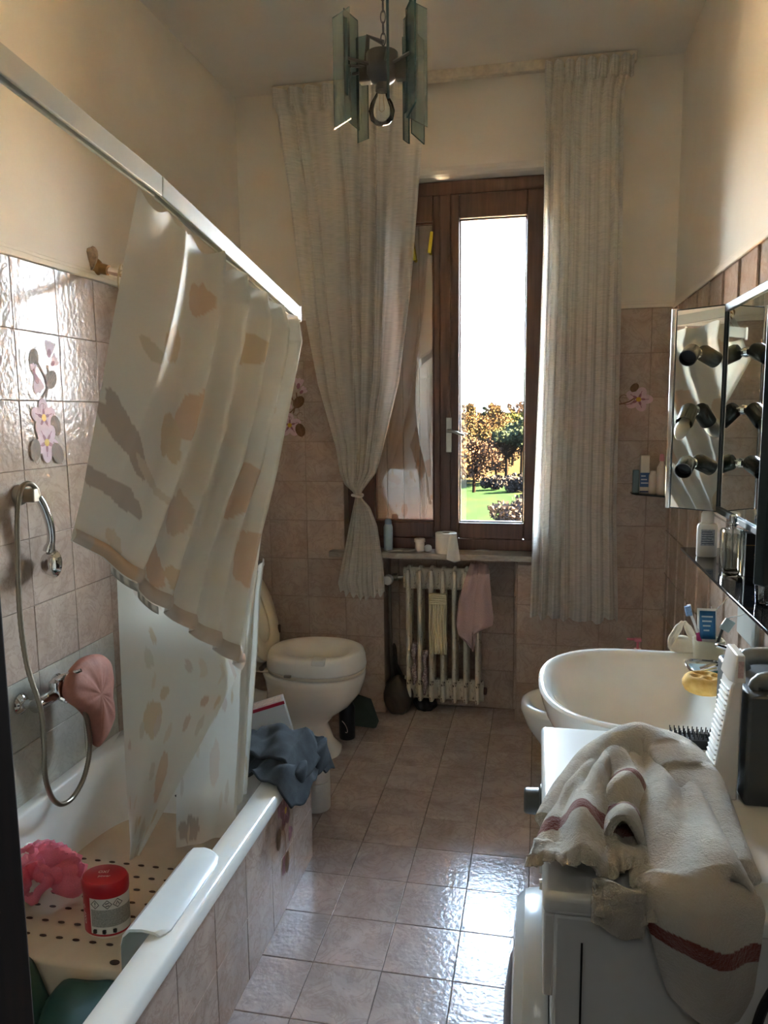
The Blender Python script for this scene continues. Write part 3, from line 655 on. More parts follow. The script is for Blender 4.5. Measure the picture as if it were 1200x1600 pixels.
# inner flap: crosses the bath, lit from the window side
def sB(u, v):
    tl, tr = Vector((-1.168, 1.915, 1.12)), Vector((-.805, 1.915, 1.17))
    bl = Vector((-1.172, 1.905, .245))
    a = tl.lerp(bl, v); zr = 0
    xr = tab([(0, -.90), (.18, -.86), (.34, -.815), (1, -1.150)], v)[0]
    p = a.lerp(Vector((xr, 1.915, a.z)), u)
    p.y += .014*math.sin(u*9+v*2)*(1-.5*v) + .012*math.sin(u*4-3*v); p.z = a.z
    return tuple(p)
spB = [(.35, .50, .12, .07, .2, SAND), (.62, .72, .12, .07, .9, PEACH), (.25, .3, .05, .04, 0, (190, 186, 172)), (.8, .44, .05, .02, 0, (178, 150, 130)), (.3, .08, .25, .05, .1, (192, 178, 166)), (.7, .52, .03, .03, 0, (186, 168, 150))]
sheet('inner_flap', sB, 90, 110, spB, 3, 34)
def sC(u, v):
    a = Vector(tab([(0, -1.10, 2.16, 1.0), (.7, -1.10, 2.08, .50), (1, -1.06, 1.98, .25)], v)); b = Vector(tab([(0, -.86, 2.10, 1.0), (.35, -.83, 2.04, .86), (.8, -.842, 1.985, .50), (1, -.856, 1.93, .33)], v))
    p = a.lerp(b, u); f = (.5+.5*math.sin(math.pi*(u*4.4+.5*v)))
    p += Vector((.3, -1, 0)).normalized()*(.016*f*(.3+u*.7) + .01*math.sin(7*v+5*u)); return tuple(p)
spC = [(.25, .95, .2, .05, 0, TAUPE), (.2, .55, .1, .1, .5, (196, 180, 166)), (.6, .75, .08, .1, .3, (200, 186, 172)), (.5, .3, .1, .1, 0, PEACH)]
sheet('lower_panel', sC, 120, 110, spC, 8, 12)
def sD(u, v):   # bunched far edge falling outside the fold
    a = Vector(tab([(0, -.835, 2.08, 1.04), (.5, -.845, 2.03, .85), (1, -.852, 1.93, .40)], v)); b = Vector(tab([(0, -.806, 2.12, 1.12), (.25, -.806, 2.08, 1.02), (.5, -.808, 2.05, .85), (1, -.835, 2.0, .44)], v))
    p = a.lerp(b, u); p.x += .006*math.sin(math.pi*u*5); p.y += .006*math.sin(math.pi*u*3+2*v); return tuple(p)
sheet('gathered_edge', sD, 50, 100, [], 9, 6)
# grey printed strip peeking under the hem
m = Mesh()
def strip(u, v):
    p = Vector(sA(.20+.26*u, 1.0)); return (p.x+.006, p.y-.006, p.z-.002-.020*v)
m.grid(strip, 30, 2); m.cols = [lin((120, 120, 114) if (i // 2) % 2 or j == 2 else (190, 188, 178)) for j in range(3) for i in range(31)]
m.obj('curtain_tape', SC, scur, ang=180)
# ---------------- toilet ----------------
wc = thing('toilet', 'white ceramic toilet with its lid raised and a thick raised seat, left of the radiator', 'toilet', (-1.0, 3.2, 0))
def egg(cx, cy, z, a_front, a_back, b, n=44, p=2.2):
    out = []
    for k in range(n):
        t = 2*math.pi*k/n; c, s = math.cos(t), math.sin(t); a = a_front if c > 0 else a_back
        out.append((cx+a*math.copysign(abs(c)**(2/p), c), cy+b*math.copysign(abs(s)**(2/p), s), z))
    return out
CX, CY = -.965, 3.2
m = Mesh()
m.rings([egg(CX-.07, CY, 0, .165, .20, .115, p=2.6), egg(CX-.07, CY, .02, .165, .20, .115, p=2.6), egg(CX-.075, CY, .06, .135, .19, .092), egg(CX-.08, CY, .14, .115, .18, .082), egg(CX-.07, CY, .185, .145, .19, .10),
         egg(CX-.04, CY, .235, .185, .21, .135), egg(CX-.01, CY, .30, .205, .23, .168), egg(CX, CY, .355, .212, .25, .180), egg(CX, CY, .385, .215, .26, .185), egg(CX, CY, .392, .208, .25, .178),
         egg(CX, CY, .388, .165, .16, .135), egg(CX, CY, .34, .15, .14, .12), egg(CX-.02, CY, .24, .09, .09, .07)])
m.obj('bowl', CERAMIC, wc, ang=80)
m = Mesh(); m.rings([egg(CX, CY, .396, .214, .235, .184), egg(CX, CY, .412, .216, .237, .186), egg(CX, CY, .412, .13, .13, .10), egg(CX, CY, .396, .13, .13, .10)], caps=(False, False), closed=True); m.box((CX-.30, CY-.10, .396), (CX-.2, CY+.10, .412))
m.obj('seat_ring', mat('ivory_plastic', (228, 218, 196), .3, var=.03), wc, bevel=.004)
RIS = mat('raised_seat_plastic', (234, 232, 224), .28, var=.02)
m = Mesh(); m.rings([egg(CX, CY, .414, .215, .235, .188), egg(CX, CY, .420, .218, .238, .191), egg(CX, CY, .462, .213, .232, .186), egg(CX, CY, .486, .206, .225, .180), egg(CX, CY, .494, .192, .212, .166), egg(CX, CY, .488, .16, .17, .132),
                     egg(CX+.005, CY, .470, .135, .145, .108), egg(CX+.005, CY, .430, .125, .135, .10), egg(CX+.005, CY, .414, .125, .135, .10)], caps=(False, False), closed=True)
rs = m.obj('raised_seat', RIS, wc, ang=80)
Mesh().box((CX+.02, CY-.190, .470), (CX+.08, CY-.135, .497)).obj('hand_grip', RIS, rs, bevel=.006)
Mesh().box((CX-.10, CY-.197, .414), (CX-.07, CY-.184, .424)).obj('clamp', DULLCHROME, rs, bevel=.001)
# lid raised against the cistern, slightly tilted
def tilt_ring(a, b, off, n=44, cx=0):
    th = R(74); out = []
    for k in range(n):
        t = 2*math.pi*k/n; c, s = math.cos(t), math.sin(t); u_ = .21+a*math.copysign(abs(c)**.9, c); w_ = b*math.copysign(abs(s)**.9, s)
        q = Vector((CX-.235, CY, .425)) + Vector((-math.cos(th), 0, math.sin(th)))*u_ + Vector((0, 1, 0))*w_ + Vector((math.sin(th), 0, math.cos(th)))*off
        out.append(tuple(q))
    return out
m = Mesh(); m.rings([tilt_ring(.205, .18, -.022), tilt_ring(.21, .186, -.016), tilt_ring(.21, .186, -.002), tilt_ring(.20, .175, .002), tilt_ring(.12, .095, .0), tilt_ring(.115, .09, -.008)])
ld = m.obj('seat_lid', mat('ivory_lid_plastic', (232, 222, 198), .25, var=.02), wc, ang=70)
m = Mesh(); m.rings([tilt_ring(.205, .182, .006), tilt_ring(.21, .186, .012), tilt_ring(.205, .182, .022), tilt_ring(.13, .10, .022), tilt_ring(.125, .095, .012), tilt_ring(.13, .10, .006)], caps=(False, False), closed=True)
sr = m.obj('raised_ring', mat('ivory_ring_plastic', (226, 214, 186), .3, var=.02), wc, ang=70)
th = R(74)
for uu, ww in ((.10, -.15), (.19, -.172), (.10, .15)):
    q = Vector((CX-.235, CY, .425)) + Vector((-math.cos(th), 0, math.sin(th)))*uu + Vector((0, 1, 0))*ww + Vector((math.sin(th), 0, math.cos(th)))*.026
    Mesh().box(q-Vector((.006, .006, .02)), q+Vector((.006, .006, .02))).obj('rubber_buffer', mat('brown_rubber', (96, 78, 58), .7), sr, bevel=.004)
Mesh().cyl((CX-.235, CY-.11, .418), (CX-.235, CY+.11, .418), .012).obj('hinge', DULLCHROME, wc)
m = Mesh(); m.box((XL+.012, CY-.23, .46), (XL+.175, CY+.20, .82)); m.obj('cistern', CERAMIC, wc, bevel=.02, seg=4)
Mesh().box((XL+.008, CY-.24, .815), (XL+.185, CY+.21, .845)).obj('cistern_lid', CERAMIC, wc, bevel=.01, seg=3)
Mesh().tube([(XL+.09, CY, .47), (XL+.10, CY, .30), (XL+.20, CY, .24), (CX-.2, CY, .24)], .035, 14, smooth=4).obj('flush_pipe', PLASTIC, wc)

# toilet brush-like black pot and dark green folded board by the toilet foot
bp_ = thing('black_bottle', 'small black bottle with pale lettering standing behind the toilet foot', 'bottle', (-.880, 3.365, 0))
Mesh().lathe([(.036, 0), (.038, .004), (.038, .155), (.030, .175), (.014, .185), (.014, .205)], (-.880, 3.365, 0), n=24).obj('bottle_body', BLACK, bp_)
m = Mesh().tube([(-.895+.026*math.sin(t*2.5), 3.327, .07+.03*math.cos(t*3+.5)) for t in [q/10 for q in range(11)]], .002, 5); m.obj('lettering', INKW, bp_)
m = Mesh(); pts = [(-.90, 3.46, .02), (-.775, 3.48, .004), (-.765, 3.50, .03), (-.81, 3.53, .13), (-.88, 3.53, .15), (-.94, 3.51, .12)]
m.poly(pts, (.01, .012, 0)); o = m.obj('cardboard_piece', mat('dark_green_card', (58, 66, 54), .8), smooth=False); tag(o, 'dark green piece of card leaning on the floor right of the toilet foot', 'card')

# ---------------- radiator ----------------
t_ = NT('flaking_radiator_paint'); v_ = t_.coord('Object', (1, 1, .35))
pf_ = t_.noise(v_, 75, 5, .7, .4)
t_.set(color=t_.ramp(pf_, [(0, lin((210, 202, 184))), (.61, lin((58, 40, 32)))], True), rough=.45)
t_.bump(t_.ramp(pf_, [(.56, (1, 1, 1)), (.62, (0, 0, 0))]), .4, .001); RADP = t_.m
rad = thing('radiator', 'old cast iron column radiator with flaking white paint in the niche under the window', 'radiator', (-.45, 3.745, .05))
RX0, RP, RZ0, RZ1 = -.635, .0585, .075, .765
def rad_section(x):
    m = Mesh()
    for y in (3.695, 3.745, 3.795): m.lathe([(.0, .0), (.010, .003), (.0135, .03), (.0125, .06), (.0125, RZ1-RZ0-.07), (.0135, RZ1-RZ0-.035), (.010, RZ1-RZ0-.004), (.0, RZ1-RZ0)], (x, y, RZ0), n=12, sx=1.0, sy=1.25, caps=(False, False))
    for z in (RZ0+.055, RZ1-.055):
        m.lathe([(.0, -.029), (.027, -.029), (.027, -.012), (.032, -.006), (.032, .006), (.027, .012), (.027, .029), (0, .029)], (x, 3.745, z), (1, 0, 0), 18, caps=(False, False), sx=.9, sy=2.1)
    for z in (.42,): m.box((x-.007, 3.695, z-.012), (x+.007, 3.795, z+.012))
    return m
s0 = rad_section(RX0).obj('radiator_section', RADP, rad, ang=50)
s0.data.name = 'radiator_section'
for k in range(1, 7):
    c = s0.copy(); COL.objects.link(c); c.parent = rad; c.location = (k*RP, 0, 0)
m = Mesh().lathe([(.012, 0), (.012, .03), (.019, .032), (.019, .055), (.016, .06)], (RX0-.03, 3.745, RZ1-.055), (-1, 0, 0), 18); m.obj('valve_body', DULLCHROME, rad)
m = Mesh(); nn = 36; m.rings([[((RX0-.115)+.0, 0, 0)]*nn]*0 + [[(RX0-.105+dx*0+.0, 3.735-yy, RZ1-.055) for _ in range(0)] for yy in ()]) if False else None
m = Mesh(); m.rings([[(RX0-.105+(rr*(1+(.05 if k % 3 == 0 else -.02)))*math.cos(2*math.pi*k/nn), yy, RZ1-.062+(rr*(1+(.05 if k % 3 == 0 else -.02)))*math.sin(2*math.pi*k/nn)) for k in range(nn)] for rr, yy in ((.022, 3.735), (.025, 3.725), (.025, 3.695), (.022, 3.685))])
m.obj('thermostat_knob', PLASTIC, rad)
Mesh().tube([(RX0-.09, 3.745, RZ1-.055), (RX0-.105, 3.745, RZ1-.07), (RX0-.105, 3.76, .40), (RX0-.105, 3.80, .08), (RX0-.105, 3.84, .06)], .009, 10, smooth=3).obj('pipe', mat('brown_pipe', (104, 92, 80), .5), rad)
Mesh().lathe([(.019, 0), (.019, .012), (.012, .016)], (RX0+6*RP+.029, 3.745, RZ1-.055), (1, 0, 0), 16).obj('bleed_plug', DULLCHROME, rad)
Mesh().lathe([(.019, 0), (.019, .012), (.012, .016)], (RX0+6*RP+.029, 3.745, RZ0+.055), (1, 0, 0), 16).obj('end_plug', mat('rusty_iron', (92, 62, 46), .8, var=.3), rad)

# cream folded cloth, pink towel and floral rags on the radiator
def drape(name, mt, y_top, x0, x1, z_top, z_f, z_b, label, cat, wob=.006, slant=0, pl=6, seed=1, thick=.004):
    def f(u, v):
        x = lerp(x0, x1, u); s_ = v*2-1   # -1 back .. 1 front
        sx_ = .045
        if s_ < -.12: z = lerp(z_top, z_b, (-s_-.12)/.88); y = y_top+sx_
        elif s_ > .12: z = lerp(z_top, z_f + slant*(u-.5), (s_-.12)/.88); y = y_top-sx_
        else: a = s_/.12*math.pi/2; z = z_top+.02*math.cos(a); y = y_top-sx_*math.sin(a)
        d = abs(s_)
        y -= (wob*math.sin(u*pl*2*math.pi)+.004*noise.noise(Vector((u*6, v*8, seed))))*(1 if s_ > 0 else 0)*(.2+d)
        return (x+.006*noise.noise(Vector((v*5, u*3, seed)))+.0, y, z)
    o = Mesh().grid(f, 40, 60).obj(name, mt, solid=thick, org=((x0+x1)/2, y_top, min(z_f, z_b)), sub=0); tag(o, label, cat); return o
CREAMC = cloth_mat('cream_cotton', (214, 204, 172), 0, 0, .5, (300, 300, 300)); PINKC = cloth_mat('dusty_pink_terry', (196, 168, 164), 0, 0, .8, (220, 220, 220))
def strip2(u, v):
    return (lerp(-.523, -.438, u)+.002*math.sin(v*9), 3.672-.0035*math.sin(u*6*2*math.pi)-.003*v-.004, lerp(.645, .335, v)+.004*math.sin(u*3))
o = Mesh().grid(strip2, 40, 24).obj('folded_cloth', CREAMC, solid=.006); tag(o, 'narrow cream pleated cloth hanging on the front of the radiator', 'cloth')
o = Mesh()
for k in range(5): o.box((-.524, 3.660-.0015*k, .595+.011*k), (-.437, 3.690, .604+.011*k))
o = o.obj('cloth_fold', CREAMC, bevel=.002); o.parent = bpy.data.objects['folded_cloth']; o.location = Vector(o.location)-Vector(bpy.data.objects['folded_cloth'].location)
def ptow(u, v):
    x0_, x1_ = tab([(0, -.32, -.235), (.12, -.335, -.225), (.45, -.375, -.215), (.75, -.385, -.205), (.88, -.375, -.21), (1, -.32, -.29)], v)
    x = lerp(x0_, x1_, u); z = lerp(.80, .40, v)
    if u > .5: z = lerp(.80, .46 - .0*(u), v)
    else: z = lerp(.80, lerp(.40, .365, math.sin(u*math.pi)), v)
    y = 3.655 - .012*math.sin(u*9+v*2) - .012*noise.noise(Vector((u*4, v*3, 2))) + (.06*(1-v/.12) if v < .12 else 0)
    return (x, y, z)
o = Mesh().grid(ptow, 44, 60).obj('pink_towel', PINKC, solid=.006); tag(o, 'dusty pink towel draped over the right end of the radiator', 'towel')
t_ = NT('floral_rag_fabric'); f_ = t_.noise(t_.coord('Object'), 70, 3, .6, 1)
t_.set(color=t_.ramp(f_, [(.40, lin((176, 162, 158))), (.5, lin((120, 92, 100))), (.58, lin((190, 178, 172)))]), rough=.9); RAG = t_.m
for k, (x, z0_, z1_, y, lb) in enumerate(((-.606, .385, .155, 3.70, 'patterned rag tucked between the first two radiator columns from the left'), (-.548, .355, .11, 3.68, 'patterned rag stuffed between the second and third radiator columns'))):
    m = Mesh(); m.rings([[(x+(.012+.006*math.sin(i*1.1+k))*math.cos(a)+.005*math.sin(i*1.7+k), y+.016*math.sin(a), lerp(z0_, z1_, i/10)) for a in [2*math.pi*q/12 for q in range(12)]] for i in range(11)])
    tag(m.obj('rag', RAG, sub=1), lb, 'rag')

# bags in the niche
def bag(name, c, sx, sy, sz, mt, label, seed, peak=0):
    m = Mesh(); nu, nv = 40, 22; rings = []
    for j in range(nv+1):
        t = j/nv; z = sz*t; rr = math.sin(math.pi*(.16+.8*t))**.6 if t < .85 else (.62-.55*(t-.85)/.15)
        ring = []
        for k in range(nu):
            a = 2*math.pi*k/nu; n_ = 1+.16*noise.noise(Vector((math.cos(a)*2, math.sin(a)*2, t*3+seed)))+.07*math.sin(6*a+t*8+seed)
            ring.append((c[0]+sx*rr*n_*math.cos(a)-peak*t*t*.5, c[1]+sy*rr*n_*math.sin(a), c[2]+z))
        rings.append(ring)
    m.rings(rings); o = m.obj(name, mt, sub=1); tag(o, label, 'bag'); return o
BAGM = cloth_mat('brown_bag_plastic', (84, 74, 62), .0, 0, .3, (30, 30, 30), rough=.4)
bag('plastic_bag', (-.695, 3.715, 0), .075, .07, .20, BAGM, 'dull brown round plastic bag on the floor left of the radiator foot', 1)
bag('plastic_bag', (-.56, 3.77, 0), .06, .05, .085, mat('black_bag', (30, 30, 32), .45), 'small black bag on the floor under the radiator', 5)
m = Mesh(); m.grid(lambda u, v: (-.752+.012+.10*u*(1-.6*v)+.01*math.sin(7*v), 3.80+.02*math.sin(5*u)-.04*v*u, lerp(.12, .34, v)*(1-.35*u*v)+.02*math.sin(u*6)), 20, 20)
tag(m.obj('bag_top', BAGM, solid=.003), 'drooping dark plastic bag end leaning in the left corner of the niche', 'bag')

# ---------------- things on the sill ----------------
st_ = sill_top
PAPER = mat('toilet_paper', (226, 222, 214), .95, var=.03, bump=.5, bscale=120)
r_ = thing('toilet_roll', 'toilet roll standing on the window sill with its loose end hanging over the edge', 'toilet roll', (-.44, 3.68, st_))
m = Mesh(); m.rings([[(-.44+rr*math.cos(a), 3.68+rr*math.sin(a), st_+z) for a in [2*math.pi*q/36 for q in range(36)]] for rr, z in ((.052, .0), (.053, .003), (.053, .097), (.052, .100), (.020, .100), (.020, .0))], closed=True)
m.obj('roll', PAPER, r_)
m = Mesh(); m.rings([[(-.44+rr*math.cos(a), 3.68+rr*math.sin(a), st_+z) for a in [2*math.pi*q/24 for q in range(24)]] for rr, z in ((.0198, .001), (.0198, .099), (.0185, .099), (.0185, .001))], closed=True)
m.obj('cardboard_core', mat('brown_card', (130, 108, 86), .9), r_)
def sheetp(u, v):
    x = lerp(-.425+.012*v, -.389, u)+.045*v*u+.002; z = lerp(st_+.098, st_-.04 + .03*abs(u-.55), v); y = 3.66 - .036*math.sqrt(max(0, 1-((x+.44)/.056)**2 if abs(x+.44) < .056 else 0)) + 0
    y = lerp(3.632, 3.620, v)-.006*math.sin(u*5+v*3)+.02*(1-v)*u
    return (x-.02*v, y, z)
Mesh().grid(sheetp, 14, 18).obj('loose_sheet', PAPER, r_, solid=.001)
j = thing('jar', 'small white lidded jar on the window sill left of the toilet roll', 'jar', (-.575, 3.70, st_))
Mesh().lathe([(.022, 0), (.024, .003), (.024, .042), (.022, .046)], (-.575, 3.70, st_), n=28).obj('jar_body', PLASTIC, j)
Mesh().lathe([(.027, .046), (.028, .048), (.028, .062), (.026, .064)], (-.575, 3.70, st_), n=28).obj('lid', PLASTIC, j)
b_ = thing('spray_bottle', 'slim pale blue bottle on the window sill beside the tied curtain', 'bottle', (-.735, 3.70, st_))
Mesh().lathe([(.021, 0), (.023, .004), (.023, .120), (.018, .135)], (-.735, 3.70, st_), n=24).obj('bottle_body', mat('pale_blue_plastic', (160, 178, 196), .35), b_)
Mesh().lathe([(.018, .135), (.018, .150), (.012, .160), (.0, .162)], (-.735, 3.70, st_), n=24).obj('cap', mat('blue_plastic', (110, 140, 178), .35), b_)
for k, (x, y, a, w, h, lb) in enumerate(((-.70, 3.68, 14, .075, .05, 'white paper leaflet on the sill nearest the blue bottle'), (-.655, 3.695, -12, .08, .05, 'folded paper sheet on the sill, upper one of the pile'), (-.625, 3.665, 30, .07, .04, 'grey paper slip on the sill beside the small jar'), (-.35+.08, 3.69, 5, .09, .03, 'thin paper strip on the sill right of the toilet roll'))):
    m = Mesh().grid(lambda u, v: (x+(u-.5)*w*math.cos(R(a))-(v-.5)*h*math.sin(R(a)), y+(u-.5)*w*math.sin(R(a))+(v-.5)*h*math.cos(R(a)), st_+.0015+.003*k+.004*abs(math.sin(u*3+k))), 10, 4)
    tag(m.obj('paper_sheet', mat('paper_'+str(k), (206-8*k, 204-8*k, 200-8*k), .8), solid=.0012), lb, 'paper')
c_ = tag(Mesh().rings([superellipse(-.531+0*k, 3.685, st_+.001+z, a, a*.7, 2.2, 18) for k, (z, a) in enumerate(((0, .012), (.005, .019), (.020, .021), (.032, .016), (.036, .006)))]).obj('cotton_ball', mat('cotton', (206, 204, 198), .95, bump=.6), sub=1), 'white cotton wad between the small jar and the toilet roll', 'cotton')
c_ = thing('window_contact', 'small white box with two dark buttons at the right end of the sill', 'sensor', (.0, 3.735, st_))
Mesh().box((-.022, 3.718, st_), (.020, 3.752, st_+.056)).obj('box_body', PLASTIC, c_, bevel=.010, seg=4)
for z in (.018, .038): Mesh().lathe([(.006, 0), (.005, .002)], (-.006, 3.718, st_+z), (0, -1, 0), 12).obj('button', BLACK, c_)

# ---------------- curtains ----------------
VOILE = cloth_mat('woven_voile', (246, 242, 236), .55, .20, .6, (18, 18, 520), rough=.9, var=.13, thread=1)
CRAIL = thing('window_curtain_rail', 'white curtain rail fixed under the ceiling above the window', 'curtain rail', (-.43, 3.62, 3.02))
Mesh().box((-1.25, 3.605, 3.036), (.39, 3.66, 3.066)).box((-1.25, 3.600, 3.026), (.39, 3.607, 3.069)).obj('rail', mat('old_white_rail', (206, 196, 178), .5, var=.15, scale=30), CRAIL, bevel=.003)
CZ = 3.045
LCL = [(.66, -.955), (.71, -.968), (.90, -.925), (1.09, -.885), (1.135, -.875), (1.165, -.885), (1.20, -.925), (1.26, -.948), (1.38, -.965), (1.69, -1.046), (2.06, -1.108), (2.59, -1.167), (2.88, -1.214), (2.93, -1.218), (3.05, -1.24)]
LCR = [(.66, -.732), (.71, -.732), (.81, -.738), (1.0, -.765), (1.09, -.80), (1.135, -.842), (1.165, -.842), (1.20, -.815), (1.26, -.767), (1.38, -.732), (1.69, -.650), (2.12, -.586), (2.47, -.554), (2.83, -.525), (3.05, -.515)]
FD = [(.66, .020), (1.0, .018), (1.12, .008), (1.15, .006), (1.2, .010), (1.4, .020), (2.0, .026), (2.9, .026), (3.05, .018)]
def pleat(u, n, ph=0):
    x = u*n+ph; f = x-math.floor(x); return math.sin(2*math.pi*f)+.35*math.sin(4*math.pi*f+.6)
def cL(u, v):
    z = lerp(CZ, .66, v); xl, xr, fd = tab(LCL, z)[0], tab(LCR, z)[0], tab(FD, z)[0]
    uu = u + .012*math.sin(u*25+z*2)*(1 if z > 1.3 else .3)
    x = lerp(xl, xr, uu); n = 9 if z > 1.15 else 9
    amp = fd*(.55+.45*math.sin(u*11+1.3)); y = 3.585 - amp*pleat(u, n, .12*math.sin(z*1.3)) - (.03*math.sin(math.pi*u)*(1 if .7 < z < 1.13 else 0)*math.sin(math.pi*(z-.66)/.5) if z < 1.15 else 0)
    if z > 2.94:
        y = 3.585 - .016*pleat(u, 9)*1.1
    z2 = z + (.012*math.sin(u*40) if v > .995 else 0) - (.03*(1-abs(2*u-1)) if z < .7 else 0)
    return (x, y, z2)
lc = thing('window_curtain', 'cream voile curtain left of the window, gathered into a knot at sill height', 'curtain', (-.9, 3.585, 3.0), 'voile curtains at the window')
Mesh().grid(cL, 260, 220).obj('curtain_panel', VOILE, lc, ang=180)
m = Mesh().tube([(-.862+.026*math.cos(a), 3.578+.028*math.sin(a), 1.148+.004*math.sin(2*a)) for a in [2*math.pi*q/24 for q in range(24)]], .006, 8, closed=True); m.obj('tie', VOILE, lc)
def tape(x0, x1, n_):
    m = Mesh().grid(lambda u, v: (lerp(x0, x1, u), 3.585-.016*pleat(u, n_)*1.1-.004, lerp(CZ+.002, CZ-.085, v)), 240, 4); return m
tape(-1.24, -.515, 9).obj('header_tape', VOILE, lc, ang=180)
RCX = [(.58, -.030, .375), (.62, -.028, .376), (1.08, -.022, .356), (1.67, -.007, .355), (2.24, .005, .350), (2.80, .004, .340), (2.92, .003, .345), (3.05, .004, .375)]
def cR(u, v):
    z = lerp(CZ, .575, v); xl, xr = tab(RCX, z); x = lerp(xl, xr, u + .010*math.sin(u*22+z*.8))
    amp = .026*(.5+.5*math.sin(u*7+.4))+.008; y = 3.585 - amp*pleat(u, 8, .05*math.sin(z))
    if z > 2.94: y = 3.585-.02*pleat(u, 8)
    return (x, y, z + (.006*math.sin(u*30) - .02*u*(1 if u < .85 else 0) if v > .99 else 0))
rc = thing('window_curtain', 'cream voile curtain hanging straight at the right side of the window', 'curtain', (.18, 3.585, 3.0), 'voile curtains at the window')
Mesh().grid(cR, 220, 160).obj('curtain_panel', VOILE, rc, ang=180)
tape(.004, .375, 8).obj('header_tape', VOILE, rc, ang=180)

# ---------------- hanging lamp of smoked glass plates ----------------
LX, LY, LZ = -.357, 1.80, 2.31
lamp = thing('hanging_lamp', 'hanging lamp of smoked blue glass plates on a chain below the ceiling', 'lamp', (LX, LY, LZ))
t_ = NT('smoked_glass'); tp = t_.new('BsdfTransparent'); tp.inputs[0].default_value = (.60, .70, .72, 1)
gl = t_.new('BsdfGlossy'); gl.inputs['Roughness'].default_value = .08; df = t_.new('BsdfDiffuse'); df.inputs[0].default_value = (*lin((120, 140, 142)), 1)
m1 = t_.new('MixShader'); m1.inputs[0].default_value = .22; m2 = t_.new('MixShader'); m2.inputs[0].default_value = .07
t_.link(tp.outputs[0], m1.inputs[1]); t_.link(df.outputs[0], m1.inputs[2]); t_.link(m1.outputs[0], m2.inputs[1]); t_.link(gl.outputs[0], m2.inputs[2]); t_.link(m2.outputs[0], t_.out.inputs[0]); t_.n.remove(t_.b); SMOKE = t_.m
EDGE = mat('glass_edge', (40, 62, 66), .2)
IRON = mat('grey_lamp_metal', (82, 78, 76), .4, .6)
def at_px(dx): return dx
plates = [(-75, .100, .034, .165, -.115, 20), (-140, .092, .030, .135, -.135, -40), (-175, .088, .034, .155, -.12, 30), (150, .080, .028, .09, -.08, -25), (100, .075, .028, .085, -.10, 20), (35, .10, .036, .15, -.125, 50), (0, .092, .034, .12, -.12, -10), (-35, .085, .032, .085, -.155, 35), (65, .088, .030, .13, -.14, 10), (-62, .05, .036, .20, -.095, 86), (125, .085, .03, .11, -.12, 60)]
plates = [(-.110, -.02, .132, -.105, 0, .040), (-.098, .03, .150, -.090, 38, .036), (-.075, .06, .115, -.118, 64, .040), (-.088, -.055, .105, -.055, -70, .034),
          (.032, -.085, .215, -.085, 99, .050), (.050, .055, .098, -.130, -58, .034), (.068, .03, .140, -.062, -30, .040), (.098, -.015, .132, -.115, 10, .040), (.085, -.05, .125, -.100, -52, .040), (.080, .07, .110, -.120, 42, .036)]
for k, (dx, dy, zt, zb, an, w) in enumerate(plates):
    c = Vector((LX+dx*.84, LY+dy, LZ)); d = Vector((math.cos(R(an)), math.sin(R(an)), 0)); n_ = Vector((-d.y, d.x, 0))*.0022; h = w/2; sl_ = .010*(-1)**k
    A = [c-d*h+Vector((0, 0, zb-sl_)), c+d*h+Vector((0, 0, zb+sl_)), c+d*h+Vector((0, 0, zt+sl_)), c-d*h+Vector((0, 0, zt-sl_))]
    m = Mesh(); m.add([p-n_ for p in A]+[p+n_ for p in A], [(0, 3, 2, 1), (4, 5, 6, 7)], 0); m.add([p-n_ for p in A]+[p+n_ for p in A], [(0, 1, 5, 4), (1, 2, 6, 5), (2, 3, 7, 6), (3, 0, 4, 7)], 1)
    m.obj('glass_plate', [SMOKE, EDGE], lamp, smooth=False)
    q = c.copy(); q.z = LZ+.02; cc = Vector((LX, LY, LZ+.015)); Mesh().tube([cc, cc.lerp(q, .96)], .0035, 6).obj('arm', IRON, lamp)
m = Mesh().lathe([(.018, .050), (.036, .045), (.036, .0), (.028, -.012), (.016, -.02), (.016, -.035)], (LX-.003, LY, LZ), n=24); m.obj('lamp_holder', IRON, lamp)
for s_, l_ in ((-1, .028), (1, .024)): Mesh().box((LX+s_*.042-.014, LY-.012, LZ-.015), (LX+s_*.042+.014, LY+.012, LZ+.03)).obj('side_holder', IRON, lamp, bevel=.003)
Mesh().tube([(LX-.040, LY, LZ+.03), (LX-.035, LY, LZ+.085), (LX, LY, LZ+.068)], .006, 8).obj('hanger', IRON, lamp)
BULB = pane_mat('clear_bulb_glass', (.93, .93, .9), .05)
Mesh().lathe([(.012, -.03), (.013, -.04), (.026, -.062), (.030, -.078), (.026, -.096), (.014, -.107), (.0, -.110)], (LX-.005, LY, LZ), n=24, caps=(False, False)).obj('bulb', BULB, lamp)
Mesh().tube([(LX-.009, LY, LZ-.04), (LX-.011, LY, LZ-.075), (LX-.005, LY, LZ-.08), (LX+.001, LY, LZ-.075), (LX-.001, LY, LZ-.04)], .0006, 5).obj('filament', BRASS, lamp)
def link_mesh(z, turn):
    pts = []
    for q in range(20):
        a = 2*math.pi*q/20; px_ = .0055*math.cos(a); pz = .0135*math.sin(a)
        pts.append((LX+px_*math.cos(turn), LY+px_*math.sin(turn), z+pz*1.0))
    return Mesh().tube(pts, .0014, 6, closed=True)
zc = LZ+.075; la = link_mesh(zc, 0).obj('chain_link', IRON, lamp); lb_ = link_mesh(zc+.0235, math.pi/2).obj('chain_link', IRON, lamp)
k = 2
while zc+k*.0235 < 3.04:
    src = la if k % 2 == 0 else lb_; c = src.copy(); COL.objects.link(c); c.parent = lamp; c.location = (0, 0, .0235*(k - k % 2)); k += 1
Mesh().lathe([(.0, -.05), (.035, -.045), (.045, -.01), (.045, 0)], (LX, LY, ZC-.001), n=24).obj('ceiling_rose', IRON, lamp)

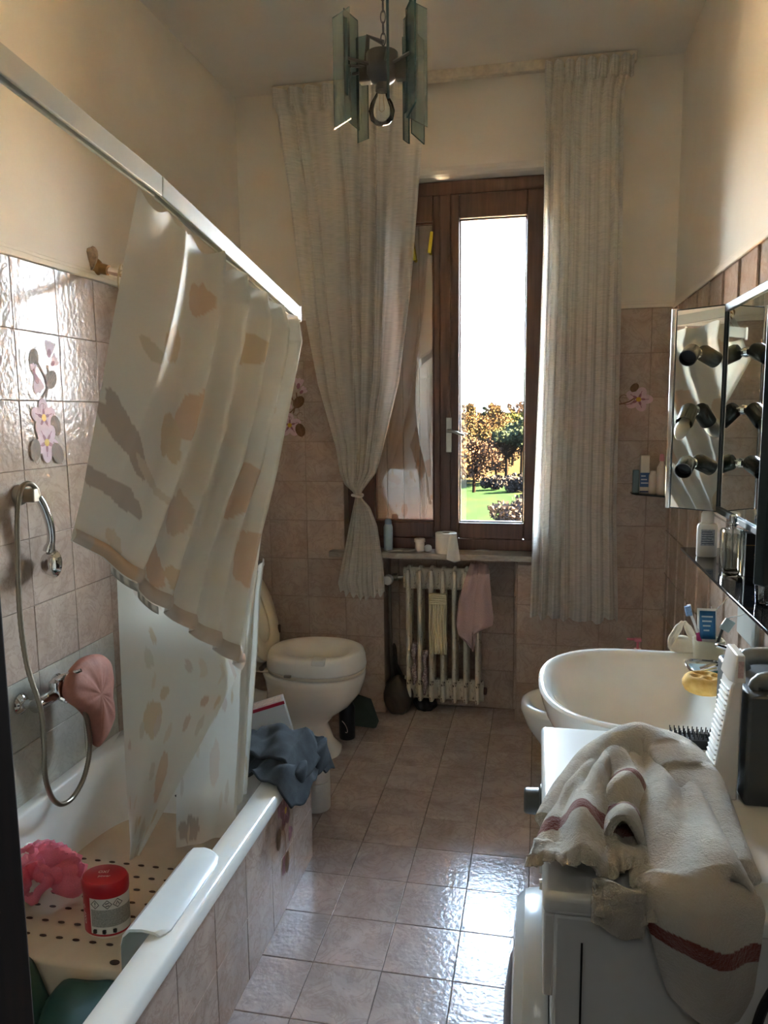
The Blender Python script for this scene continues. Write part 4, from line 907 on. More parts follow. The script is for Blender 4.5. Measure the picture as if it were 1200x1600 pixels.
# ---------------- things between the bath and the toilet ----------------
stool = thing('stool', 'low white plastic stool between the end of the bath and the toilet', 'stool', (-1.03, 2.58, 0))
Mesh().box((-1.19, 2.44, .255), (-.90, 2.70, .285)).obj('seat', PLASTIC, stool, bevel=.012, seg=3)
for x in (-1.17, -.92):
    for y in (2.46, 2.68): Mesh().box((x-.018, y-.018, 0), (x+.018, y+.018, .258)).obj('leg', PLASTIC, stool, bevel=.004)
bx = thing('carton', 'white carton with a crimson edge tilted among the clothes at the end of the bath', 'box', (-1.03, 2.58, .287))
CARD = mat('white_carton', (206, 212, 218), .5, var=.02); CRIM = mat('crimson_print', (150, 20, 50), .45)
rot = Matrix.Rotation(R(20), 3, 'Z') @ Matrix.Rotation(R(-14), 3, 'Y'); pv = Vector((-1.04, 2.58, .36)); rot_shift = Vector((.045, .03, .012))
def cbox(a, b, mt, n_):
    q = Mesh().box(a, b, rot=rot, piv=pv); q.v = [tuple(Vector(v)+rot_shift) for v in q.v]
    return q.obj(n_, mt, bx, smooth=False)
cbox((-1.125, 2.545, .30), (-.955, 2.625, .445), CARD, 'box_body')
cbox((-1.127, 2.543, .436), (-.953, 2.549, .447), CRIM, 'red_edge')
cbox((-1.128, 2.545, .385), (-1.1245, 2.625, .446), CRIM, 'red_panel')
cbox((-1.115, 2.560, .4455), (-.965, 2.615, .4465), mat('pale_print', (214, 206, 200), .5, var=.2, scale=120), 'printed_top')
for k in range(5): cbox((-1.1262, 2.56, .31+.012*k), (-1.1255, 2.60, .314+.012*k), INK, 'printed_line')
# toilet roll pack standing on the floor
rp = thing('toilet_roll_pack', 'clear pack of two stacked toilet rolls on the floor beside the bath end', 'toilet rolls', (-.835, 2.70, 0))
for k in range(2):
    z0_ = .008+.118*k; m = Mesh(); m.rings([[(-.835+rr*math.cos(a), 2.70+rr*math.sin(a), z0_+z) for a in [2*math.pi*q/36 for q in range(36)]] for rr, z in ((.052, .0), (.054, .004), (.054, .112), (.052, .116), (.019, .116), (.019, .0))], closed=True)
    m.obj('roll', PAPER, rp)
t_ = NT('clear_wrap'); tp = t_.new('BsdfTransparent'); gl = t_.new('BsdfGlossy'); gl.inputs['Roughness'].default_value = .15; mx_ = t_.new('MixShader'); mx_.inputs[0].default_value = .12
t_.link(tp.outputs[0], mx_.inputs[1]); t_.link(gl.outputs[0], mx_.inputs[2]); t_.link(mx_.outputs[0], t_.out.inputs[0]); t_.n.remove(t_.b)
Mesh().rings([[(-.835+(.057+.002*math.sin(7*a+z*60))*math.cos(a), 2.70+(.057+.002*math.sin(7*a+z*60))*math.sin(a), z) for a in [2*math.pi*q/40 for q in range(40)]] for z in [.002+.0235*i for i in range(11)]], caps=(False, False)).obj('plastic_wrap', t_.m, rp)
# trousers over the end of the bath
def tro(u, v):
    x = lerp(-1.10, -.712, u); y = lerp(2.06+.05*math.sin(u*5)+.03*u, 2.555-.02*math.sin(u*7), v)
    z = tab([(2.0, .450), (2.34, .452), (2.40, .425), (2.46, .375), (2.56, .350)], y)[0]
    if x < -.85 and y < 2.34: z -= min(.10, (-.85-x)*.55)*min(1, (2.34-y)/.08)
    if x > -.755: z -= (x+.755)*2.4
    z += .016*noise.noise(Vector((x*13, y*9, 0))) + .010*math.sin(x*34+y*40) + .006*math.sin(x*80-y*30)+.006
    return (x+.012*math.sin(v*6), y, max(z, .25))
t_ = NT('faded_grey_denim'); dn = t_.noise(t_.coord('Object', (400, 400, 400)), 1, 2); d2 = t_.noise(t_.coord('Object'), 14, 4)
t_.set(color=t_.mix(t_.ramp(d2, [(.35, lin((40, 44, 47))), (.65, lin((60, 65, 69)))]), t_.ramp(dn, [(.3, (.75, .75, .75)), (.7, (1, 1, 1))]), 1.0, 'MULTIPLY'), rough=.95); t_.bump(dn, .5, .001); DENIM = t_.m
tr = thing('trousers', 'crumpled dark grey trousers slung over the far corner of the bath', 'trousers', (-.9, 2.4, .3))
Mesh().grid(tro, 120, 110).obj('leg_fabric', DENIM, tr, solid=.006)
def tro2(u, v):
    x = lerp(-.93, -.73, v)+.02*math.sin(u*3); y = lerp(2.17, 2.42, u)-.05*v*(1-u)
    z = .474+.016*math.sin(math.pi*u) + .009*math.sin(v*11+u*6) + .012*noise.noise(Vector((u*4, v*5, 6)))
    if x > -.76: z -= (x+.76)*2.2
    if y > 2.35: z -= (y-2.35)*.5
    return (x, y, z)
Mesh().grid(tro2, 50, 70).obj('waistband', DENIM, tr, solid=.010)
def cuff(n_, x, y, w, z1, z0):
    m = Mesh(); m.rings([[(x+.014*math.cos(a)*(1+.2*math.sin(3*a+i)), y+(w+.004*math.sin(i+a*2))*math.sin(a)+.004*i, lerp(z1, z0, i/7)) for a in [2*math.pi*q/18 for q in range(18)]] for i in range(8)])
    m.obj(n_, DENIM, tr, sub=1)
cuff('hanging_cuff', -.728, 2.185, .055, .44, .305); cuff('hanging_cuff', -.722, 2.385, .075, .42, .318)
Mesh().lathe([(.008, 0), (.008, .003)], (-.722, 2.322, .345), (.35, -1, 0), 12).obj('button', BLACK, tr)
m = Mesh(); m.rings([superellipse(-.885+.0*i, 2.60, z, a, a*.75, 2.2, 24) for i, (z, a) in enumerate(((.288, .05), (.296, .075), (.306, .078), (.312, .06)))])
tag(m.obj('white_cloth', mat('white_linen', (214, 212, 206), .9), sub=1), 'white folded cloth showing behind the trousers on the stool', 'cloth')
m = Mesh(); m.rings([[(-1.145+.03*math.cos(a)*(1+.2*math.sin(4*a+i)), 2.64+.03*math.sin(a), .289+.022*i) for a in [2*math.pi*q/16 for q in range(16)]] for i in range(6)])
tag(m.obj('crumpled_wrapper', mat('pale_wrapper', (196, 192, 182), .5, var=.15), sub=1), 'crumpled pale wrapper behind the carton', 'wrapper')
# ---------------- bidet ----------------
bd = thing('bidet', 'white ceramic bidet half hidden behind the washbasin', 'bidet', (.22, 2.98, 0))
def beg(z, s, dx=0, zb=None): return egg(.19+dx, 2.98, z, .30*s, .25*s, .175*s) 
def begm(z, xf, xb, b): return [(-x+2*.19, y, z_) for x, y, z_ in egg(.19, 2.98, z, xf, xb, b)]
m = Mesh(); m.rings([begm(0, .16, .22, .11), begm(.02, .16, .22, .11), begm(.10, .13, .2, .09), begm(.20, .15, .22, .11), begm(.30, .22, .26, .155), begm(.37, .245, .28, .178), begm(.395, .24, .28, .176), begm(.400, .23, .27, .168),
                     begm(.396, .208, .22, .146), begm(.33, .17, .16, .115), begm(.28, .08, .07, .05)])
m.obj('bidet_bowl', CERAMIC, bd, ang=80)
Mesh().lathe([(.02, .0), (.018, .05), (.0, .06)], (.40, 2.98, .398), n=16).tube([(.40, 2.98, .43), (.35, 2.98, .45), (.30, 2.98, .43)], .009, 10, smooth=3).obj('bidet_tap', CHROME, bd)
pk = thing('soap_pump', 'pink pump bottle standing behind the washbasin', 'bottle', (.405, 3.10, .397))
Mesh().lathe([(.028, 0), (.030, .005), (.030, .15), (.014, .18), (.014, .195)], (.405, 3.10, .397), n=24).obj('pump_body', mat('pale_pink_plastic', (220, 190, 190), .35), pk)
Mesh().cyl((.405, 3.10, .59), (.405, 3.10, .625), .005).box((.392, 3.088, .622), (.418, 3.112, .636)).box((.362, 3.094, .626), (.395, 3.106, .635)).obj('pump_head', mat('pink_plastic', (206, 112, 128), .35), pk, bevel=.003)

# ---------------- washbasin ----------------
SX, SY = .29, 2.02
def sk(z, xf, xb, b, p=2.5, n=56):
    out = []
    for k in range(n):
        t = 2*math.pi*k/n; c, s = math.cos(t), math.sin(t); a, q = (xb, 6) if c > 0 else (xf, p)
        out.append((SX+a*math.copysign(abs(c)**(2/q), c), SY+b*math.copysign(abs(s)**(2/q if c > 0 else 2/p), s), z))
    return out
bs = thing('washbasin', 'white ceramic washbasin on its pedestal against the right wall', 'washbasin', (.3, SY, 0))
xb = XR-SX-.002
m = Mesh(); m.rings([sk(.60, .10, .16, .10), sk(.63, .16, .22, .15), sk(.69, .225, xb-.01, .235), sk(.76, .262, xb, .285), sk(.805, .276, xb, .305), sk(.824, .280, xb, .310), sk(.830, .272, xb, .302), sk(.828, .258, .20, .285, 2.6),
                     sk(.815, .245, .185, .268, 2.6), sk(.77, .225, .16, .245, 2.6), sk(.70, .18, .12, .19, 2.5), sk(.675, .10, .08, .11), sk(.670, .03, .03, .03)])
m.obj('basin', CERAMIC, bs, ang=60)
m = Mesh(); m.rings([superellipse(.36, SY, z, a, b, 2.8, 32) for z, a, b in ((0, .10, .11), (.02, .10, .11), (.08, .08, .085), (.40, .07, .075), (.58, .095, .105), (.66, .12, .14))]); m.obj('pedestal', CERAMIC, bs, ang=80)
Mesh().lathe([(.022, 0), (.022, .003), (.012, .004)], (.29, SY, .672), n=20).obj('drain', CHROME, bs)
Mesh().lathe([(.011, 0), (.011, .003)], (.455, 1.96, .79), (-.9, 0, .4), 14).obj('overflow_hole', BLACK, bs)
tp_ = thing('basin_tap', 'chrome single-lever mixer tap on the back of the washbasin', 'tap', (.535, 2.06, .828))
Mesh().lathe([(.027, 0), (.025, .01), (.022, .055), (.022, .075), (.016, .085)], (.535, 2.06, .828), n=24).tube([(.53, 2.06, .865), (.48, 2.06, .878), (.43, 2.06, .862)], [.014, .012, .010], 12, smooth=3).obj('tap_body', CHROME, tp_)
Mesh().box((.462, 2.048, .918), (.55, 2.072, .929), rot=Matrix.Rotation(R(14), 3, 'Y')).obj('lever', CHROME, tp_, bevel=.004)
cu = thing('toothbrush_mug', 'cream rectangular toothbrush mug on the back of the washbasin', 'mug', (.485, 2.235, .829))
m = Mesh(); q = lambda z, a, b: superellipse(.485, 2.235, .829+z, a, b, 5, 36)
m.rings([q(0, .034, .024), q(.004, .037, .027), q(.068, .042, .030), q(.068, .038, .026), q(.006, .033, .023)]); m.obj('mug_body', mat('cream_mug', (222, 214, 190), .35), cu)
tb = thing('toothbrush', 'pink and white toothbrush with blue bristles leaning in the mug', 'toothbrush', (.466, 2.235, .84))
Mesh().tube([(.476, 2.235, .845), (.462, 2.237, .885), (.455, 2.238, .915)], [.006, .007, .005], 10, smooth=3).obj('handle_grip', mat('magenta_plastic', (186, 40, 110), .35), tb)
Mesh().tube([(.455, 2.238, .915), (.446, 2.24, .94), (.436, 2.24, .965), (.428, 2.24, .995)], [.0045, .004, .004, .006], 10, smooth=3).obj('handle', PLASTIC, tb)
Mesh().box((.4175, 2.222, .966), (.4335, 2.234, .994), rot=Matrix.Rotation(R(-14), 3, 'Y')).obj('bristles', mat('blue_bristles', (120, 150, 190), .8, var=.3, scale=300), tb, smooth=False)
tt = thing('toothpaste_tube', 'blue and white toothpaste tube standing in the mug', 'tube', (.488, 2.24, .85))
m = Mesh().rings([[(.478-.0255, 2.243, .985), (.478+.0255, 2.243, .985), (.478+.0255, 2.245, .985), (.478-.0255, 2.245, .985)], [(.482-.024, 2.236, .90), (.482+.024, 2.236, .90), (.482+.024, 2.252, .90), (.482-.024, 2.252, .90)], [(.485-.014, 2.23, .845), (.485+.014, 2.23, .845), (.485+.014, 2.254, .845), (.485-.014, 2.254, .845)]])
m.obj('tube_body', PLASTIC, tt, bevel=.002)
Mesh().grid(lambda u, v: (lerp(.4585, .5005, u)+.002*v, 2.2415-.0075*v, lerp(.978, .898, v)), 4, 4).obj('blue_label', mat('blue_label', (40, 108, 160), .4), tt, solid=.0006)
for k in range(4): Mesh().box((.464+.002*k, 2.2385-.0018*k, .960-.013*k), (.494-.003*k, 2.2405-.0018*k, .964-.013*k)).obj('printed_line', mat('white_print', (190, 206, 216), .4), tt, smooth=False)
rz = thing('razor', 'dark razor with a clear guard leaning in the mug beside the toothpaste', 'razor', (.51, 2.235, .85))
Mesh().tube([(.50, 2.236, .85), (.515, 2.236, .91), (.528, 2.234, .955)], .004, 8, smooth=3).obj('razor_handle', BLACK, rz)
Mesh().box((.516, 2.222, .925), (.545, 2.232, .960), rot=Matrix.Rotation(R(30), 3, 'Y')).obj('razor_head', mat('pale_razor_plastic', (180, 196, 200), .3), rz, bevel=.003)
sd = thing('soap_dish', 'chrome wire soap dish with a glass plate on the washbasin edge', 'soap dish', (.455, 2.12, .832))
Mesh().tube([(p[0], p[1], .850) for p in superellipse(.462, 2.13, 0, .052, .055, 4, 28)], .0035, 8, closed=True).obj('dish_rim', CHROME, sd)
Mesh().tube([(p[0], p[1], .834) for p in superellipse(.462, 2.13, 0, .045, .048, 4, 28)], .003, 8, closed=True).obj('dish_base', CHROME, sd)
Mesh().box((.420, 2.09, .838), (.505, 2.17, .846)).obj('dish_plate', mat('pale_blue_glass', (150, 176, 184), .1), sd, bevel=.004)
tag(Mesh().rings([superellipse(.475, 2.10, .8462+z, a, a*.5, 2.2, 18) for z, a in ((0, .014), (.004, .018), (.010, .016), (.014, .008))]).obj('soap_piece', mat('turquoise_soap', (60, 176, 160), .3)), 'turquoise sliver of soap on the glass soap dish', 'soap')
def sponge(u, v): pass
m = Mesh(); rings = []
SPC = V(.425, 1.985, .832)
for z, a in ((0, .036), (.004, .044), (.016, .050), (.028, .050), (.037, .046), (.041, .042), (.043, .038), (.044, .034), (.044, .030), (.044, .026), (.044, .022), (.044, .018), (.044, .014), (.0435, .010), (.043, .006), (.043, .001)):
    ring = []
    for k in range(64):
        t = 2*math.pi*k/64; x, y = a*1.05*math.cos(t), a*math.sin(t)
        dz = 0
        if z > .03:
            for (hx, hy) in ((-.022, -.006), (.004, .018), (.028, .002), (.006, -.020), (-.012, .022)):
                d2 = ((x-hx)**2+(y-hy)**2)/.00007; dz -= .014*math.exp(-d2)
        ring.append((SPC.x+x*(1+.03*noise.noise(Vector((x*80, y*80, z*80)))), SPC.y+y, SPC.z+z+dz))
    rings.append(ring)
m.rings(rings)
t_ = NT('yellow_sponge'); t_.set(color=t_.ramp(t_.noise(t_.coord('Object'), 30, 4), [(.3, lin((206, 160, 74))), (.7, lin((230, 196, 124)))]), rough=.95); t_.bump(t_.noise(t_.coord('Object'), 260, 3), .8, .002)
tag(m.obj('sponge', t_.m, ang=180), 'round yellow sponge with holes on the edge of the washbasin', 'sponge')
m = Mesh(); 
for s_ in (1, -1): m.tube([(.43+.024*s_, 2.315, .835), (.43+.030*s_, 2.315, .865), (.43+.016*s_, 2.315, .900), (.43+.001*s_, 2.315, .925)], [.012, .014, .012, .007], 10, smooth=4)
m.rings([superellipse(.43, 2.315, .831+z, a, .02, 2.2, 20) for z, a in ((0, .03), (.008, .042), (.022, .044), (.038, .03), (.05, .012))])
tag(m.obj('knotted_cloth', mat('offwhite_gauze', (206, 196, 176), .95, var=.1, bump=.5, bscale=90), sub=1), 'knotted off-white cloth at the far back corner of the washbasin', 'cloth')
# plate and cords under the shelf
pc = thing('socket_box', 'pale box under the dark shelf with two thin white cords', 'socket', (.575, 2.25, 1.0))
Mesh().box((.578, 2.13, .90), (XR-.001, 2.32, 1.085)).obj('box_body', mat('pale_grey_panel', (176, 178, 172), .4), pc, bevel=.004)
Mesh().tube([(.575, 2.31, 1.065), (.56, 2.30, 1.03), (.53, 2.27, 1.0), (.498, 2.25, .975), (.49, 2.246, .99)], .0016, 6, smooth=5).obj('cord', PLASTIC, pc)
Mesh().tube([(.575, 2.14, 1.06), (.570, 2.15, 1.02), (.56, 2.19, .985), (.540, 2.23, .965), (.528, 2.236, .955)], .0016, 6, smooth=5).obj('cord', PLASTIC, pc)

# ---------------- washing machine ----------------
MX0, MX1, MY0, MY1, MZ = .02, XR-.004, 1.05, 1.655, .85
wm = thing('washing_machine', 'white front-loading washing machine against the right wall under the towel', 'washing machine', (.3, 1.35, 0))
WMW = mat('white_enamel_steel', (222, 224, 222), .28, var=.02, coat=.2)
Mesh().box((MX0+.012, MY0+.004, .02), (MX1, MY1-.004, MZ-.034)).obj('casing', WMW, wm, bevel=.006)
Mesh().box((MX0-.004, MY0-.002, MZ-.034), (MX1, MY1+.002, MZ)).obj('worktop', WMW, wm, bevel=.010, seg=4)
Mesh().box((.155, 1.13, MZ), (.52, 1.60, MZ+.0025)).obj('top_inlay', PLASTIC, wm, bevel=.002)
Mesh().box((MX0-.002, MY0+.006, .68), (MX0+.014, MY1-.006, MZ-.036)).obj('control_panel', PLASTIC, wm, bevel=.003)
Mesh().box((MX0+.052, MY0+.0025, .03), (MX0+.055, MY0+.006, MZ-.075)).obj('panel_seam', BLACK, wm, smooth=False)
Mesh().lathe([(.034, 0), (.034, .004), (.027, .006), (.025, .032), (.022, .036)], (MX0-.002, 1.475, .765), (-1, 0, 0), 28).obj('control_knob', mat('grey_knob', (80, 82, 80), .4), wm, bevel=.001)
for k in range(3): Mesh().lathe([(.009, 0), (.008, .005)], (MX0-.002, 1.20+.045*k, .765), (-1, 0, 0), 14).obj('button', mat('pale_button', (196, 196, 192), .4), wm)
DO = (MX0+.010, 1.335, .40)
Mesh().lathe([(.225, 0), (.228, .010), (.222, .042), (.205, .058), (.170, .062), (.160, .050), (.145, .030), (.145, .0)], DO, (-1, 0, 0), 56).obj('door_ring', mat('pale_door_plastic', (206, 212, 214), .2, var=.02, coat=.3), wm)
Mesh().lathe([(.158, .045), (.14, .055), (.10, .070), (.05, .078), (.0, .080)], DO, (-1, 0, 0), 40, caps=(False, False)).obj('door_glass', mat('dark_door_glass', (40, 44, 46), .06), wm)
Mesh().box((DO[0]-.062, 1.515, .36), (DO[0]-.045, 1.55, .44)).obj('door_handle', CHROME, wm, bevel=.004)
Mesh().box((MX0+.006, MY0+.01, .02), (MX0+.02, MY1-.01, .11)).obj('plinth', PLASTIC, wm, bevel=.003)
for x in (MX0+.05, MX1-.05):
    for y in (MY0+.05, MY1-.05): Mesh().lathe([(.02, 0), (.02, .015), (.012, .022)], (x, y, 0), n=12).obj('foot', BLACK, wm)
cb = Mesh().tube([(.40, 1.02, .858), (.345, 1.0, .83), (.308, .995, .765), (.292, .99, .71), (.272, .985, .665), (.25, .98, .58), (.24, .98, .3), (.3, .98, .008)], .0065, 10, smooth=6); tag(cb.obj('power_cable', BLACK), 'black cable hanging down beside the near side of the washing machine', 'cable')
# hair brush
hb = thing('hair_brush', 'black bristled hairbrush lying on the washing machine by the wall', 'brush', (.33, 1.60, MZ+.003))
m = Mesh(); m.rings([superellipse(.325, 1.60, MZ+.003+z, a, .020, 3, 28) for z, a in ((0, .040), (.004, .050), (.014, .050), (.019, .042))]); m.obj('brush_head', BLACK, hb)
m = Mesh()
for k in range(11):
    for j in range(3): m.cyl((.282+.0086*k, 1.588+.011*j, MZ+.020), (.280+.009*k, 1.584+.013*j, MZ+.040), .0012, n=5)
o = m.obj('bristles', BLACK, hb, smooth=False); o['kind'] = 'stuff'
# white heater-like casing with a ribbed slanted face
fh = thing('ribbed_appliance', 'tall white plastic appliance with a slanted ribbed front, standing on the washing machine', 'heater', (.37, 1.45, MZ+.0025))
prf = [(.312, 0), (.313, .02), (.3395, .212), (.345, .222), (.358, .222), (.358, 0)]
Y0, Y1 = 1.375, 1.445
m = Mesh(); m.rings([[(x, y, MZ+.0025+z) for x, z in prf] for y in (Y0, Y1)]); hw = m.obj('casing', PLASTIC, fh, bevel=.003)
for k in range(20):
    t = .02+.0094*k; x = .313+.0265*(t-.02)/.192
    Mesh().box((x-.0030, Y0+.008, MZ+.004+t), (x+.002, Y1-.008, MZ+.0075+t)).obj('rib', PLASTIC, fh, bevel=.001)
m = Mesh(); m.rings([[(.336, Y1, MZ+.222), (.336, Y0+.012, MZ+.222), (.343, Y0-.004, MZ+.222), (.362, Y0-.004, MZ+.222), (.362, Y1, MZ+.222)], [(.346, Y1, MZ+.272), (.346, Y0+.012, MZ+.272), (.346, Y0-.002, MZ+.272), (.359, Y0-.002, MZ+.272), (.359, Y1, MZ+.272)]]); m.obj('top_cap', PLASTIC, fh, bevel=.002)
Mesh().box((.348, Y0-.0048, MZ+.232), (.357, Y0-.0040, MZ+.262)).obj('rating_label', mat('label_pinkish', (206, 178, 176), .5, var=.2, scale=200), fh, smooth=False)
gb = thing('grey_crate', 'dark grey plastic box with two rounded handles on the washing machine against the wall', 'box', (.5, 1.45, MZ))
m = Mesh(); m.rings([[(x0, 1.36, MZ+z), (.588, 1.36, MZ+z), (.588, 1.60, MZ+z), (x0, 1.60, MZ+z)] for z, x0 in ((.002, .366), (.20, .366), (.205, .385))]); m.obj('box_body', GREY, gb, bevel=.010, seg=3)
for k, (y, z) in enumerate(((1.40, .212), (1.50, .224))): Mesh().tube([(.392, y, MZ+.206), (.388, y, MZ+z), (.415, y, MZ+z+.010), (.52, y, MZ+z+.008), (.585, y, MZ+z)], [.012, .014, .016, .016, .014], 14, smooth=4).obj('handle', mat('light_grey_plastic', (120, 124, 122), .35), gb)

# ---------------- towel on the washing machine ----------------
def towel_mat(name, stripe_axis):
    t = NT(name); n1 = t.noise(t.coord('Object'), 240, 3, .7); n2 = t.noise(t.coord('Object'), 9, 4)
    a = t.new('VertexColor', layer_name='print')
    c = t.mix(a.outputs[0], t.ramp(n2, [(.35, (.84, .84, .84)), (.65, (1, 1, 1))]), 1.0, 'MULTIPLY')
    t.set(color=c, rough=1.0, sheen=.4, spec=.1)
    ad = t.new('Math', operation='MULTIPLY_ADD'); ad.inputs[1].default_value = .7; t.link(n1, ad.inputs[0]); t.link(t.noise(t.coord('Object'), 45, 4), ad.inputs[2])
    t.bump(ad.outputs[0], .9, .006); return t.m
TOW = towel_mat('grey_white_terry', 1)
TG, RUST = lin((196, 190, 178)), lin((122, 54, 40))
towel = thing('bath_towel', 'thick off-white terry towel with rust stripes heaped over the washing machine', 'towel', (.18, 1.25, MZ+.003))
def tw(name, fn, nu, nv, stripes, solid=.012):
    m = Mesh().grid(fn, nu, nv)
    m.cols = [(RUST if any(a+.006*math.sin(12*i/nu) < j/nv < b+.006*math.sin(12*i/nu) for a, b in stripes) else TG) for j in range(nv+1) for i in range(nu+1)]
    return m.obj(name, TOW, towel, solid=solid, ang=180)
# right fall: from the ridge at the back, over the near edge of the machine
RF = [(0, 1.50, .880, .17, .215), (.10, 1.485, .905, .165, .245), (.22, 1.42, .915, .165, .275), (.36, 1.29, .915, .160, .290), (.50, 1.16, .912, .150, .300), (.62, 1.05, .902, .142, .305), (.68, 1.012, .885, .146, .312), (.76, 1.000, .842, .158, .305), (.88, 1.004, .778, .176, .298), (1.0, 1.012, .722, .194, .284)]
def tR(u, v):
    y, z, xl, xr = tab(RF, v); x = lerp(xl, xr, u)
    edge = (2*u-1)**2
    if v < .62: z = lerp(z, MZ+.012, edge**2*.9) if v > .03 else z; z += (.010*math.sin(u*5+v*7)+.007*math.sin(u*13+v*5))*(1-edge)+.022*noise.noise(Vector((u*3, v*6, 2)))
    else:
        k = min(1, (v-.62)/.06); y += .010*math.sin(u*7+1)*1 + .018*edge*k + .010*noise.noise(Vector((u*3, v*5, 2)))
        z += (.012 if v > .97 else 0)*0
        z = z - (.030*(u-.2) if v > .62 else 0)*k*.9 + (lerp(0, -.0, k))
        if v < .68: z = lerp(z, MZ+.012, edge**2*.9*(1-k))
    return (x, y, z)
tw('long_fall', tR, 90, 320, [(.755, .80)])
# left fall: lies on the top towards the front corner
LF = [(0, 1.49, .880, .19, .225), (.12, 1.46, .908, .150, .200), (.30, 1.38, .915, .098, .168), (.50, 1.28, .922, .052, .150), (.68, 1.19, .915, .022, .158), (.84, 1.11, .902, .004, .166), (.93, 1.078, .896, -.004, .168), (1.0, 1.066, .884, -.006, .166)]
def tL(u, v):
    y, z, xl, xr = tab(LF, v); x = lerp(xl, xr, u); edge = abs(2*u-1)**3
    z = lerp(z, MZ+.010, edge*.7) if v < .85 else z-.010*edge
    z += (.013*math.sin(u*10+v*4)+.007*math.sin(u*19-v*9+1))*(1-edge)+.012*noise.noise(Vector((u*4, v*6, 9)))
    y += (.012*math.sin(u*8+.6)+.0035*math.sin(u*60))*(v**4)+.010*u*v
    return (x, y, z)
tw('front_fall', tL, 110, 240, [(.715, .775)])
def hem(n_, x0, x1, y, z0, z1, ph):     # turned hem tier: a loose tube seen from its open end
    m = Mesh(); rg = []
    for i in range(30):
        t = i/29; x = lerp(x0, x1, t); w = .022+.006*math.sin(t*7+ph); h_ = lerp(z0, z1, .5+.5*math.sin(t*5+ph))
        rg.append([(x, y+w*math.cos(a)+.003*math.sin(t*50)*(math.sin(a) < 0), h_+.018*math.sin(a)*(1+.2*math.sin(t*9+ph))) for a in [2*math.pi*k/20 for k in range(20)]])
    m.rings(rg, caps=(False, False)); m.cols = [TG]*len(m.v); return m.obj(n_, TOW, towel, ang=180)
def tM(u, v):   # curled fold lying in the hollow between the two falls
    y = lerp(1.36, 1.13, v); x = lerp(.118, .176, u)-.004*v+.010*math.sin(v*6); edge = abs(2*u-1)**3
    z = lerp(.925, .912, v) + .012*math.sin(u*math.pi) + .012*math.sin(v*13+u*4)*(.4+.6*v) - .02*edge
    return (x, y, z)
tw('curled_fold', tM, 60, 160, [(.30, .40), (.74, .84)])
def tC(u, v):
    x = lerp(.088, .168, u); y = 1.036+.008*math.sin(u*7+v*4)-.010*v+.003*math.sin(u*50)*v; z = lerp(.884, .846-.012*math.sin(u*3)+.004*math.sin(u*14), v); return (x, y, z)
tw('hanging_corner', tC, 50, 30, [])
def tC2(u, v):
    x = lerp(.086, .155, u); y = 1.026-.006*v+.004*math.sin(u*9); z = lerp(.868, .812+.014*abs(u-.6)+.012*(1-u), v); return (x, y, z)
tw('lower_corner', tC2, 50, 30, [])
def tA(t, a):   # rolled ridge over the back: a thick arch running left-front to right-front
    P = spline([Vector(p) for p in ((.030, 1.19, .878), (.075, 1.31, .885), (.125, 1.41, .892), (.190, 1.465, .912), (.245, 1.44, .908), (.275, 1.34, .896), (.292, 1.22, .880), (.300, 1.11, .874))], 12)
    i = min(len(P)-1, int(t*(len(P)-1))); p = P[i]; d = (P[min(i+1, len(P)-1)]-P[max(i-1, 0)]).normalized(); s_ = d.cross(Vector((0, 0, 1))).normalized(); u_ = s_.cross(d)
    w = .040*(.55+.45*math.sin(math.pi*t)); r_ = 1+.18*math.sin(3*a+t*9)+.12*noise.noise(Vector((t*9, math.cos(a), math.sin(a))))
    return p+s_*w*1.25*r_*math.cos(a)+u_*w*.85*r_*math.sin(a)
m = Mesh(); rg_ = [[tuple(tA(i/84, 2*math.pi*k/30)) for k in range(30)] for i in range(85)]; m.rings(rg_); m.cols = [TG]*len(m.v); m.obj('rolled_ridge', TOW, towel, ang=180)

# ---------------- mirror cabinet with tube lamps ----------------
mc = thing('mirror_cabinet', 'three-part mirror cabinet on the right wall with its side mirrors folded out', 'mirror cabinet', (.56, 2.0, 1.24))
CX0, CYa, CYb, CZa, CZb = .53, 1.52, 2.41, 1.24, 1.85
FRM = mat('dark_teal_frame', (34, 48, 50), .5)
m = Mesh().box((CX0+.008, CYa, CZa), (XR-.001, CYb, CZb)); m.obj('cabinet_body', FRM, mc, bevel=.003)
Mesh().box((CX0+.003, CYa+.004, CZa+.018), (CX0+.008, CYb-.002, CZb-.022)).obj('centre_mirror', MIRROR, mc, smooth=False)
m = Mesh().box((CX0-.004, CYa, CZb-.022), (CX0+.010, CYb, CZb)); m.obj('centre_frame', FRM, mc, bevel=.002)
Mesh().box((CX0-.004, CYa, CZa), (CX0+.010, CYb, CZa+.018)).obj('centre_frame', FRM, mc, bevel=.002)
